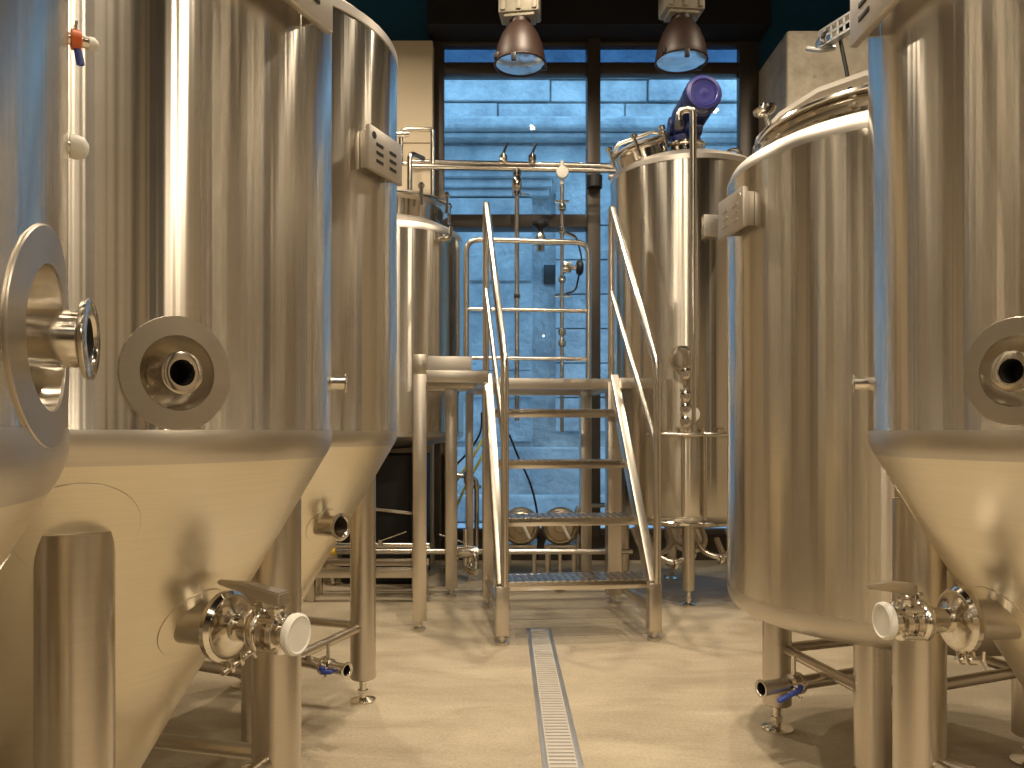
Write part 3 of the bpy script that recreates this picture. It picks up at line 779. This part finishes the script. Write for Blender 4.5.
# ------------------------------------------------------------------ drain channel in the floor
dr = thing('floor_drain', 'narrow steel slot drain running along the middle of the floor', 'drain', (.177, 1.2, 0))
bm = B()
for x in (-.053, .053): box(bm, (x, 1.35, .001), (.018, 2.7, .006), None, .0015)
box(bm, (0, 2.695, .001), (.124, .018, .006), None, .0015)
obj('drain_frame', bm, M['galv'], dr)
bm = B()
y = 0.02
while y < 2.68:
    box(bm, (0, y, .0005), (.09, .016, .004)); y += .027
for x in (-.043, .043): box(bm, (x, 1.35, .0006), (.006, 2.68, .004))
obj('drain_grate', bm, M['drain_pale'] if 'drain_pale' in M else M['galv'], dr)
bm = B(); box(bm, (0, 1.35, -.0005), (.10, 2.69, .0022)); obj('drain_channel', bm, M['galv'], dr)

# ------------------------------------------------------------------ pumps, pipes and hoses behind the stairs
def pump(x, y, label):
    t = thing('pump', label, 'pump', (x, y, 0), math.radians(-6 if x > .3 else -3), 'pumps behind the stairs')
    m = frame((0, 0, .36), (0, -1, .03))
    bm = B()
    lathe(bm, [(0, -.30), (.085, -.30), (.095, -.28), (.095, -.06), (.115, -.05), (.126, -.03), (.126, .01), (.12, .03), (.10, .035)], 40, m); obj('motor_housing', bm, M['pump_body'], t)
    bm = B(); lathe(bm, [(.126, -.01), (.130, .0), (.130, .012), (.118, .03), (.106, .04), (.098, .055), (.098, .075), (.085, .085), (.04, .087), (.035, .10), (0, .10)], 40, m); obj('pump_head', bm, M['satin2'], t)
    bm = B(); torus(bm, m @ Matrix.Translation((0, 0, .06)), .102, .008, 36); obj('clamp_ring', bm, M['polish'], t)
    bm = B(); bar(bm, (.015, -.10, .385), (.065, -.125, .29), .022, .014); obj('lever', bm, M['white_cap'], t, 'pale lever')
    bm = B()
    for sx in (-1, 1):
        for yy in (.0, .24): box(bm, (sx * .09, yy, .11), (.025, .03, .22), None, .003)
    box(bm, (0, .12, .225), (.22, .32, .02), None, .003); obj('stand', bm, M['leg'], t)
M['pump_body'] = steel('dull_pump_steel', (0.42, 0.33, 0.22), 0.45)
M['satin2'] = steel('warm_pump_steel', (0.46, 0.38, 0.27), 0.36)
pump(.115, 5.25, 'left pump of two behind the stairs, mostly hidden by the handrail post')
pump(.385, 5.25, 'right pump of two behind the stairs, its round head and pale lever showing between treads')

pp = thing('process_pipe', 'long horizontal steel pipe low behind the stairs, yellow cap at its left end', 'pipe', (-.95, 4.80, .255))
bm = B(); cyl(bm, (-.10, 0, 0), (1.75, .0, .0), .017, 16); obj('pipe_run', bm, M['pipe'], pp)
bm = B(); cyl(bm, (-.16, 0, 0), (-.10, 0, 0), .024, 16, None, .004); obj('pipe_cap', bm, M['yellow'], pp, 'yellow pipe cap')
bm = B()
for x in (.05, 1.3, 1.7): cyl(bm, (x, 0.02, -.255), (x, 0.02, 0), .011, 10); cyl(bm, (x, .02, -.255), (x, .02, -.248), .03, 14)
obj('pipe_support', bm, M['leg'], pp)
bm = B(); c = Vector((.71, .0, 0))
for dx in (-.05, 0, .05): clamp(bm, c + Vector((dx, 0, 0)), (1, 0, 0), 0, .036, .01, True, 170)
cyl(bm, c + Vector((0, 0, -.1)), c + Vector((0, 0, .14)), .016, 14); lathe(bm, [(0, -.08), (.035, -.08), (.04, .0), (.035, .08), (0, .08)], 20, frame(c, (1, 0, 0)))
torus(bm, frame(c + Vector((.05, -.05, -.05)), (1, .4, 0)), .05, .012, 24)
cyl(bm, c + Vector((0, 0, -.1)), c + Vector((.07, -.03, -.13)), .028, 14)
obj('pipe_valve', bm, M['polish'], pp)
bm = B(); bar(bm, c + Vector((0, -.04, .06)), c + Vector((-.16, -.06, .115)), .024, .008); obj('valve_lever', bm, M['polish'], pp)

p2 = thing('coolant_pipe', 'shorter steel pipe above the long one at left, ending in a yellow cap', 'pipe', (-.95, 4.68, .31))
bm = B(); cyl(bm, (-.09, 0, 0), (.5, 0, .0), .017, 16); obj('pipe_run', bm, M['pipe'], p2)
bm = B(); cyl(bm, (-.15, 0, 0), (-.09, 0, 0), .024, 16, None, .004); obj('pipe_cap', bm, M['yellow'], p2, 'yellow pipe cap')
bm = B(); bar(bm, (.2, -.02, .03), (.36, -.04, .09), .02, .008); cyl(bm, (.2, -.01, 0), (.2, -.02, .04), .012, 10); obj('valve_lever', bm, M['polish'], p2)
bm = B(); cyl(bm, (.03, 0, -.31), (.03, 0, 0), .011, 10); cyl(bm, (.4, 0, -.31), (.4, 0, 0), .011, 10); obj('pipe_support', bm, M['leg'], p2)

fs = thing('skid_frame', 'low rectangular steel skid frame on the floor behind the left tank legs', 'frame', (-.82, 4.55, 0))
bm = B()
bar(bm, (-.35, 0, .17), (.36, 0, .17), .06, .055); bar(bm, (-.35, .19, .20), (.36, .19, .20), .05, .04)
for x in (-.32, .33): bar(bm, (x, 0, .17), (x, .19, .17), .05, .05)
fr = obj('skid_rail', bm, M['leg'], fs)
for x in (-.32, .33):
    for y in (0, .19):
        bm = B(); box(bm, (x, y, .075), (.045, .045, .15), None, .003); obj('leg', bm, M['leg'], fs)

# ------------------------------------------------------------------ overhead pipe header and its droppers
hd = thing('pipe_header', 'twin horizontal steel pipes crossing in front of the window above the platform', 'pipe', (-.55, 5.62, 2.94))
bm = B()
cyl(bm, (-.14, 0, .03), (1.36, 0, .0), .021, 16); cyl(bm, (-.14, -.03, -.012), (1.36, -.03, -.042), .021, 16)
tube(bm, [(-.14, -.02, .01), (-.20, -.02, .01), (-.20, -.02, .26), (-.02, -.02, .26), (.03, -.02, .26), (.03, -.02, -.25)], .017, 12, .05)
obj('pipe_run', bm, M['pipe'], hd)
for x in (.545, .755):
    bm = B(); q = Vector((x, -.02, .03))
    cyl(bm, q, q + Vector((0, 0, .04)), .03, 16); clamp(bm, q, (1, 0, 0), 0, .036, .018, True, 90); cyl(bm, q + Vector((0, 0, .03)), q + Vector((0, 0, .06)), .014, 12); v_ = obj('header_valve', bm, M['polish'], hd)
    bm = B(); bar(bm, q + Vector((0, 0, .055)), q + Vector((.03, -.01, .13)), .022, .014); obj('lever', bm, M['black_rubber'], v_)
bm = B(); cyl(bm, (1.30, -.1, -.11), (1.42, -.1, -.11), .024, 14); cyl(bm, (1.32, -.02, -.03), (1.42, -.08, .04), .012, 10); torus(bm, frame((1.42, -.1, -.11), (1, 0, 0)), .03, .01, 20); obj('end_fitting', bm, M['satin'], hd)

d1 = thing('dropper_pipe', 'vertical steel pipe with clamped valve hanging from the header, left of two', 'pipe', (.093, 5.55, 0), 0, 'vertical pipes in front of the window')
bm = B(); cyl(bm, (0, 0, 1.08), (0, 0, 2.90), .017, 14); obj('pipe_run', bm, M['pipe'], d1)
bm = B(); lathe(bm, [(.02, 2.70), (.034, 2.705), (.034, 2.73), (.024, 2.735), (.036, 2.76), (.036, 2.82), (.024, 2.84), (.03, 2.845), (.03, 2.87), (.02, 2.875)], 20); cyl(bm, (0, 0, 2.72), (.09, -.03, 2.70), .006, 8); obj('pipe_valve', bm, M['polish'], d1)
bm = B(); box(bm, (0, 0, 1.98), (.045, .045, .03), None, .004); obj('coupling', bm, M['black_rubber'], d1)
d2 = thing('dropper_pipe', 'vertical steel pipe with dial gauge and knobs hanging from the header, right of two', 'pipe', (.418, 5.55, 0), 0, 'vertical pipes in front of the window')
bm = B(); cyl(bm, (0, 0, 1.0), (0, 0, 2.88), .014, 14); obj('pipe_run', bm, M['pipe'], d2)
bm = B(); lathe(bm, [(0, -.02), (.042, -.02), (.046, 0), (.042, .02), (.034, .022), (0, .02)], 28, frame((0, -.03, 2.86), (0, -1, 0))); cyl(bm, (0, -.01, 2.78), (0, -.01, 2.95), .014, 10); obj('dial_gauge', bm, M['white_cap'], d2, 'round white dial gauge')
for z in (2.62, 2.45, 2.10, 1.72, 1.64):
    bm = B(); lathe(bm, [(.012, z - .03), (.026, z - .02), (.03, z), (.026, z + .02), (.012, z + .03)], 18); obj('coupling', bm, M['polish'], d2)
bm = B(); cyl(bm, (-.05, 0, 2.66), (.05, 0, 2.66), .010, 10); obj('side_tap', bm, M['polish'], d2)
bm = B(); cyl(bm, (0, 0, 2.45), (.10, 0, 2.40), .010, 10); obj('side_tap', bm, M['polish'], d2)
bm = B(); cyl(bm, (-.05, 0, 1.98), (.06, 0, 1.98), .008, 10); obj('cross_bar', bm, M['polish'], d2)
bm = B(); lathe(bm, [(0, 0), (.018, 0), (.018, .03), (.05, .045), (.062, .06), (.062, .08), (.045, .095), (0, .095)], 24, Matrix.Translation((-.155, 0, 2.43))); obj('hand_knob', bm, M['black_rubber'], d2, 'black hand knob')
bm = B(); cyl(bm, (-.22, 0, 2.36), (.02, 0, 2.36), .017, 12); lathe(bm, [(.02, 2.34), (.045, 2.35), (.045, 2.38), (.02, 2.44)], 18, Matrix.Translation((-.155, 0, 0))); cyl(bm, (-.155, 0, 2.30), (-.155, 0, 2.36), .03, 14); obj('diaphragm_valve', bm, M['polish'], d2)
bm = B(); lathe(bm, [(0, 0), (.04, 0), (.055, .015), (.055, .035), (.04, .05), (0, .05)], 24, frame((.10, -.02, 2.18), (1, 0, 0))); obj('hand_knob', bm, M['black_rubber'], d2, 'black hand knob')
bm = B(); cyl(bm, (0, -.02, 2.18), (.10, -.02, 2.18), .016, 12); box(bm, (.03, -.02, 2.18), (.07, .06, .08), None, .012); obj('angle_valve', bm, M['polish'], d2)
bm = B(); tube(bm, [(.02, 0, 2.44), (.10, 0, 2.42), (.15, .02, 2.25), (.10, .02, 2.02), (.03, .0, 2.0)], .007, 8, .06); obj('impulse_line', bm, M['black_rubber'], d2)

# hoses
def hose(name, pts, r, mat, label, cat='hose'):
    bm = B(); base = Vector(pts[0]); tube(bm, [Vector(p) - base for p in pts], r, 10, .12, True, 8)
    o = obj(name, bm, mat); o.location = base; tag(o, label, cat); return o
hose('hose', [(-.38, 5.72, .60), (-.28, 5.74, .74), (-.18, 5.76, .90), (-.11, 5.78, 1.05)], .010, M['hose_yellow'], 'upper yellow-green hose slanting up behind the left stair post')
hose('hose', [(-.38, 5.78, .38), (-.29, 5.80, .60), (-.17, 5.82, .80), (-.11, 5.84, .95)], .010, M['hose_yellow'], 'lower yellow-green hose slanting up behind the left stair post')
hose('cable', [(.04, 5.70, .98), (.11, 5.70, .80), (.20, 5.70, .62), (.255, 5.72, .38), (.25, 5.74, .05)], .008, M['black_rubber'], 'dark cable curving down in front of the window above the pumps', 'cable')
hose('cable', [(-.42, 5.86, .70), (-.27, 5.86, .84), (-.17, 5.86, 1.0), (-.17, 5.86, 1.15)], .008, M['black_rubber'], 'dark cable rising beside the yellow-green hoses', 'cable')
bp_ = thing('branch_pipe', 'short steel branch pipe with coupling beside the hoses at left of the stairs', 'pipe', (-.22, 5.62, 0))
bm = B(); tube(bm, [(-.19, 0, .70), (.02, 0, .66), (.02, 0, .0)], .018, 12, .05); obj('pipe_run', bm, M['pipe'], bp_)
bm = B(); clamp(bm, (-.06, 0, .675), (1, 0, -.1), 0, .04, .012, True, 180); clamp(bm, (.02, 0, .60), (0, 0, 1), 0, .036, .012, True, 90); obj('coupling', bm, M['polish'], bp_)
bp2 = thing('elbow_pipe', 'bent steel pipe standing between the right pump and the window', 'pipe', (.75, 5.70, 0))
bm = B(); tube(bm, [(-.22, -.1, .0), (-.22, -.1, .46), (.10, -.05, .47), (.12, -.05, .52), (.06, 0, .80)], .018, 12, .05); obj('pipe_run', bm, M['pipe'], bp2)
bm = B(); clamp(bm, (.09, -.03, .62), (-.2, .1, 1), 0, .034, .012, True, 120); obj('coupling', bm, M['polish'], bp2)

# ------------------------------------------------------------------ pendant lamps
def pendant(x, y, z, label, rz, lit=False):
    t = thing('pendant_lamp', label, 'lamp', (x, y, z), rz, 'industrial pendant lamps')
    bm = B()
    lathe(bm, [(.165, .0), (.168, .012), (.160, .055), (.147, .12), (.120, .19), (.085, .245), (.066, .262), (.066, .29), (0, .29)], 48); lathe(bm, [(.160, .003), (.152, .055), (.138, .12), (.11, .19), (.075, .24), (0, .25)], 48); sh = obj('lamp_shade', bm, M['lamp_brown'], t)
    bm = B(); lathe(bm, [(0, -.012), (.06, -.010), (.12, -.002), (.158, .008), (.158, .014), (0, .006)], 48); obj('lens', bm, M['lens'], t)
    bm = B(); torus(bm, Matrix.Translation((0, 0, .006)), .163, .007, 48); obj('rim', bm, M['lamp_brown'], t)
    bm = B(); box(bm, (-.02, -.165, -.02), (.03, .02, .05), None, .004); box(bm, (.15, .07, .01), (.03, .03, .03), None, .004); box(bm, (-.14, -.09, .03), (.03, .03, .04), None, .004); obj('clip', bm, M['black_rubber'], t)
    bm = B(); box(bm, (0, 0, .40), (.26, .17, .19), None, .015); box(bm, (0, 0, .31), (.20, .14, .05), None, .012)
    for sx in (-.1, 0, .1): box(bm, (sx, -.088, .39), (.03, .012, .14), None, .004)
    obj('ballast_housing', bm, M['ballast'], t)
    bm = B(); cyl(bm, (0, 0, .48), (0, 0, CEIL - z), .012, 10); cyl(bm, (0, 0, CEIL - z - .03), (0, 0, CEIL - z), .05, 16); obj('hanger', bm, M['black_rubber'], t)
    return t
CEIL = 4.75
def lens_mat():
    m, nt, b, out = new_mat('lamp_lens_glass')
    b.inputs['Base Color'].default_value = (0.75, 0.80, 0.85, 1); b.inputs['Metallic'].default_value = 0.9; b.inputs['Roughness'].default_value = 0.16
    return m
M['lens'] = lens_mat()
pendant(.103, 4.95, 3.355, 'brown bell-shaped pendant lamp hanging at left, before the taller left window pane', math.radians(-8))
pendant(1.14, 4.95, 3.375, 'brown bell-shaped pendant lamp hanging at right, above the blue motor', math.radians(6))

# ------------------------------------------------------------------ cable channel on the right
ct = thing('strut_channel', 'perforated grey steel channel reaching out in front of the concrete pillar', 'bracket', (1.86, 4.5, 3.26))
bm = B(); ax_ = Vector((.36, -.80, .02)); m_ = frame((0, 0, 0), ax_, (0, 0, 1)); L_ = 1.5
box(bm, (.075, 0, L_ / 2), (.012, .05, L_), m_); box(bm, (-.015, 0, L_ / 2), (.012, .05, L_), m_)
k = 0.0
while k < L_:
    box(bm, (.03, .022, k), (.09, .006, .016), m_); k += .045
box(bm, (.03, .022, L_ / 2), (.012, .006, L_), m_)
obj('channel', bm, M['galv'], ct)
bm = B(); lathe(bm, [(.030, -.05), (.036, -.05), (.036, .03), (.030, .03)], 24, frame((.0, -.03, .02), (-.1, -1, .05))); tube(bm, [(-.08, .02, -.01), (-.02, -.03, -.045), (.06, -.03, -.03)], .014, 10, .03); obj('end_loop', bm, M['galv'], ct)
hose('cable', [(1.93, 4.42, 3.25), (1.96, 4.40, 3.05), (1.99, 4.38, 2.85), (2.0, 4.36, 2.4)], .011, M['black_rubber'], 'black cable hanging from the perforated channel beside the concrete pillar', 'cable')

# ------------------------------------------------------------------ room shell
XL, XR, YB, YF = -2.8, 3.4, 6.0, -6.5
WT = .2
bm = B(); box(bm, ((XL + XR) / 2, (YF + YB) / 2 + .1, -.055), (XR - XL + .4, YB - YF + .4, .11)); struct('floor', bm, M['floor'])
bm = B(); box(bm, ((XL + XR) / 2, (YF + YB) / 2, CEIL + .05), (XR - XL + .4, YB - YF + .4, .1)); struct('ceiling', bm, M['blackpaint'])
def wallpaint():
    m, nt, b, out = new_mat('two_tone_wall_paint')
    g = N(nt, 'ShaderNodeTexCoord'); s = N(nt, 'ShaderNodeSeparateXYZ'); nt.links.new(g.outputs['Object'], s.inputs[0])
    c = N(nt, 'ShaderNodeMath', operation='GREATER_THAN'); c.inputs[1].default_value = 3.9
    nt.links.new(s.outputs[2], c.inputs[0])
    mx = N(nt, 'ShaderNodeMix', data_type='RGBA'); mx.inputs[6].default_value = (.46, .39, .30, 1); mx.inputs[7].default_value = (0.010, 0.095, 0.20, 1)
    nt.links.new(c.outputs[0], mx.inputs[0]); nt.links.new(mx.outputs[2], b.inputs['Base Color']); b.inputs['Roughness'].default_value = .75
    return m
M['wallpaint'] = wallpaint()
bm = B(); box(bm, (XL - .1, (YF + YB) / 2, CEIL / 2), (.2, YB - YF + .4, CEIL)); struct('wall_left', bm, M['wallpaint'])
bm = B(); box(bm, (XR + .1, (YF + YB) / 2, CEIL / 2), (.2, YB - YF + .4, CEIL)); struct('wall_right', bm, M['wallpaint'])
bm = B(); box(bm, ((XL + XR) / 2, YF - .1, CEIL / 2), (XR - XL, .2, CEIL)); struct('wall_front', bm, M['wallpaint'])
# back wall: teal piers either side of the window opening, sill, black head
WX0, WX1, WZ0, WZ1 = -.56, 1.97, .2, 4.02
bm = B()
box(bm, ((XL + WX0) / 2, YB + .1, CEIL / 2), (WX0 - XL, WT, CEIL)); box(bm, ((XR + WX1) / 2, YB + .1, CEIL / 2), (XR - WX1, WT, CEIL))
struct('wall_back', bm, M['teal'])
bm = B(); box(bm, ((WX0 + WX1) / 2, YB - .14, (WZ1 + CEIL) / 2), (WX1 - WX0 + .02, .32, CEIL - WZ1)); struct('trim_1', bm, M['blackpaint'])
bm = B(); box(bm, ((WX0 + WX1) / 2, YB + .1, WZ0 / 2), (WX1 - WX0, WT, WZ0)); struct('trim_2', bm, M['bronze'])
bm = B(); box(bm, (-1.67, 5.91, 1.98), (2.26, .18, 3.96), None, .004); box(bm, (-1.67, 5.818, 3.20), (2.26, .014, .03)); struct('column_left', bm, M['beige'])
bm = B(); box(bm, (2.68, 5.68, 1.90), (1.42, .64, 3.80), None, .02); struct('column_right', bm, M['concrete'])
# unseen dark columns and doors, added to reflect as dark bands in tanks
for k, y in enumerate((-5.2, -3.2, -1.7, -.75, 1.0)):
    for x in (XL + .12, XR - .12):
        bm = B(); h = CEIL / 2
        for dx in (-.11, .11): box(bm, (dx, 0, h), (.02, .34 if k % 2 else .22, CEIL - .004), None, .002)
        box(bm, (0, 0, h), (.22, .02, CEIL - .004))
        o = struct('column_added', bm, M['blackpaint']); o.location = (x, y, 0)
door = bpy.data.objects.new('door_added', None); COL.objects.link(door); door.location = (.4, YF, 0); door['kind'] = 'structure'  # unseen doors behind the camera, added as a dark reflection
for sx in (-.47, .47):
    bm = B(); box(bm, (sx, .04, 1.15), (.9, .06, 2.3), None, .006); o = obj('door_added_leaf', bm, M['bronze'], door); o['kind'] = 'structure'
    bm = B(); tube(bm, [(sx * .2, .06, .9), (sx * .2, .12, .9), (sx * .2, .12, 1.3), (sx * .2, .06, 1.3)], .012, 10, .02); o = obj('door_added_handle', bm, M['pipe'], door); o['kind'] = 'structure'
# window
win = bpy.data.objects.new('window_1', None); COL.objects.link(win); win.location = (0, YB, 0); win['kind'] = 'structure'
def wbar(name, x0, x1, z0, z1, y0=-.05, y1=.03):
    bm = B(); box(bm, ((x0 + x1) / 2, (y0 + y1) / 2, (z0 + z1) / 2), (x1 - x0, y1 - y0, z1 - z0), None, .006); o = obj(name, bm, M['bronze'], win); o['kind'] = 'structure'
wbar('window_jamb', -.56, -.465, WZ0, WZ1); wbar('window_jamb', 1.82, 1.97, WZ0, WZ1)
wbar('window_mullion', .64, .74, WZ0, WZ1, -.10, .05)
for x0, x1 in ((-.465, .64), (.74, 1.82)):
    wbar('window_transom', x0, x1, 3.77, 3.86); wbar('window_rail', x0, x1, WZ0, WZ0 + .05); wbar('window_head', x0, x1, WZ1 - .03, WZ1)
    for z0, z1, gm in ((WZ0, 3.80, 'glass'), (3.82, WZ1, 'glass_dark')):
        bm = B(); box(bm, ((x0 + x1) / 2, .02, (z0 + z1) / 2), (x1 - x0, .008, z1 - z0)); o = obj('window_pane', bm, M[gm], win); o['kind'] = 'structure'
wbar('window_transom', -.465, .64, 2.57, 2.67, -.10, .06)
bm = B(); cyl(bm, (.69, -.13, 2.86), (.69, -.13, 2.95), .06, 20); o = obj('window_bracket', bm, M['black_rubber'], win); o['kind'] = 'structure'

# ------------------------------------------------------------------ the street and the stone facade opposite
bm = B(); box(bm, (0, 14.2, -.07), (60, 16, .1)); struct('street', bm, M['snow'])
YO = 9.0
def X9(px): return (px - 504) * YO / 770
def Z9(py): return 1 + (432 - py) * YO / 770
bm = B()
box(bm, (0, YO + .5, 6), (40, 1.0, 12))
def blk(x0, x1, y0, y1, out):      # pixel-free: values are metres computed below
    box(bm, ((x0 + x1) / 2, YO - out / 2, (y0 + y1) / 2), (x1 - x0 - .02, out, y1 - y0 - .025), None, .012)
rows = [(5.95, 6.6), (5.25, 5.9), (4.83, 5.10), (4.62, 4.83)]
for ri, (z0, z1) in enumerate(rows):
    x = -6.3 + (.0, .6, .25, .9)[ri]
    while x < 7:
        w = random.uniform(1.1, 1.6) if ri != 1 else 14; blk(x, x + w, z0, z1, random.uniform(.05, .09)); x += w
box(bm, (0, YO - .05, 5.17), (40, .10, .12), None, .02)
# rough ledge under the blocks
box(bm, (0, YO - .15, 4.51), (40, .30, .15), None, .04); box(bm, (0, YO - .10, 4.40), (40, .20, .06), None, .02)
# smooth frieze
box(bm, (0, YO - .02, 4.22), (40, .04, .22))
# door-like surround with moulded hood on the left
for zc, h, o_ in ((4.02, .07, .34), (3.94, .08, .27), (3.85, .09, .20), (3.76, .08, .14)):
    box(bm, (-1.1, YO - o_ / 2, zc), (3.1 + o_, o_, h), None, .012)
box(bm, (-1.1, YO - .06, 1.85), (2.85, .12, 3.7), None, .01)
# courses on the smooth pier
for z in (3.05, 2.71, 2.02, 1.71, 1.2):
    for x0, x1 in ((-2.5, -1.2), (-1.18, .32)):
        box(bm, ((x0 + x1) / 2, YO - .075, z - .16), (x1 - x0 - .015, .15, .30), None, .006)
for z in (3.6, 3.2, 2.8, 2.4, 2.0, 1.6, 1.2):
    box(bm, (3.6, YO - .03, z), (6.0, .06, .385), None, .006)
# plinth
box(bm, (0, YO - .11, .55), (40, .22, .55), None, .02); box(bm, (0, YO - .20, .14), (40, .40, .30), None, .03)
struct('wall_outside', bm, M['stone'], smooth=False)
bm = B(); box(bm, (.55, YO - .01, 2.84), (.17, .03, .22), None, .004); vg = obj('vent_grille', bm, M['vent'] if 'vent' in M else M['bronze']); tag(vg, 'small dark square vent in the stone facade across the street', 'vent')

# ------------------------------------------------------------------ warm ceiling spotlights, plus added unseen lamps for fill and tank streaks
M['bulb'] = emis('warm_lamp_face', (1.0, .83, .61), 14.0)
def spot(x, y, z, power, label, size=.12, aim=(0, 0, -1), spread=150):
    t = thing('ceiling_spotlight', label, 'lamp', (x, y, z), 0, 'warm ceiling spotlights over the aisle')
    aim = Vector(aim).normalized()
    m = frame((0, 0, 0), aim)
    bm = B(); lathe(bm, [(0, -.20), (.05, -.20), (.07, -.18), (size * .6, -.01), (size * .6, .02), (size * .54, .02), (size * .54, 0), (0, 0)], 28, m); obj('can', bm, M['black_rubber'], t)
    bm = B(); cyl(bm, -aim * .1, (-aim.x * .1, -aim.y * .1, CEIL - z), .012, 10); obj('stem', bm, M['black_rubber'], t)
    bm = B(); lathe(bm, [(0, .003), (size * .52, .003)], 24, m); obj('lamp_face', bm, M['bulb'], t)
    L = bpy.data.lights.new('warm_lamp', 'AREA'); L.shape = 'DISK'; L.size = size; L.energy = power; L.color = WARM; L.spread = math.radians(spread)
    o = bpy.data.objects.new('warm_lamp', L); COL.objects.link(o); o.parent = t
    o.location = aim * .025; o.rotation_euler = aim.to_track_quat('-Z', 'Y').to_euler()
WARM = (1.0, .83, .61)
PW = 31
spots = [((.25, 4.25, 4.1), .85, 'over the head of the stairs'), ((.15, 2.4, 4.1), 1.0, 'over the aisle beside the second left tank'), ((.2, .7, 4.1), .8, 'over the aisle beside the nearest tank'),
         ((.3, -1.2, 4.1), 1.0, 'over the open floor behind the viewpoint'), ((-1.1, -2.0, 4.1), .9, 'behind the viewpoint towards the left wall'), ((1.7, -2.0, 4.1), .9, 'behind the viewpoint towards the right wall'),
         ((.2, -3.8, 4.1), 1.0, 'at the far end behind the viewpoint'), ((-.95, 4.5, 4.25), .9, 'over the rear left kettle, unseen, added to brighten the left column'), ((2.1, 4.3, 4.25), .6, 'before the concrete pillar, unseen, added to brighten it'), ((.9, 3.2, 4.1), .6, 'over the name plate of the strapped-lid tank')]  # kettle and pillar lamps are added fill for left column and pillar
for (x, y, z), k, w in spots:
    spot(x, y, z, PW * k, 'black can spotlight ' + w)
for (x, y, z), aim, w in (((2.9, .22, 3.2), (-.8, .12, -.6), 'along the right wall beside the large right tank'),
                          ((-2.3, -1.3, 3.2), (.75, .3, -.6), 'along the left wall just behind the viewpoint'), ((-2.3, -2.9, 3.2), (.7, .5, -.6), 'at the front end of the left wall'), ((.9, -5.6, 3.2), (-.05, .85, -.5), 'at the front wall behind the viewpoint, right'), ((-.7, -5.6, 3.2), (.05, .85, -.5), 'at the front wall behind the viewpoint, left')):
    spot(x, y, z, PW * .20, 'unseen can spotlight added for streaks on the tanks, ' + w, .07, aim, 110)  # small unseen lamps added so the shells show bright streaks

# ------------------------------------------------------------------ world, camera, colour
w = bpy.data.worlds.new('dusk_sky'); sc.world = w; w.use_nodes = True
bg = w.node_tree.nodes['Background']; bg.inputs[0].default_value = (.26, .555, .91, 1); bg.inputs[1].default_value = 2.75
cam = bpy.data.cameras.new('camera'); co = bpy.data.objects.new('camera', cam); COL.objects.link(co)
co.location = (0, 0, 1); co.rotation_euler = (PI / 2, 0, 0)
cam.sensor_width = 36; cam.lens = 36 * 770 / 1024; cam.shift_x = 8 / 1024; cam.shift_y = 48 / 1024; cam.clip_start = .02
sc.camera = co
sc.view_settings.view_transform = 'Standard'; sc.view_settings.look = 'None'; sc.view_settings.gamma = 1; sc.view_settings.use_curve_mapping = False
sc.view_settings.exposure = 0.22
sc.cycles.use_denoising = True
sc.cycles.max_bounces = 10; sc.cycles.glossy_bounces = 8; sc.cycles.diffuse_bounces = 4
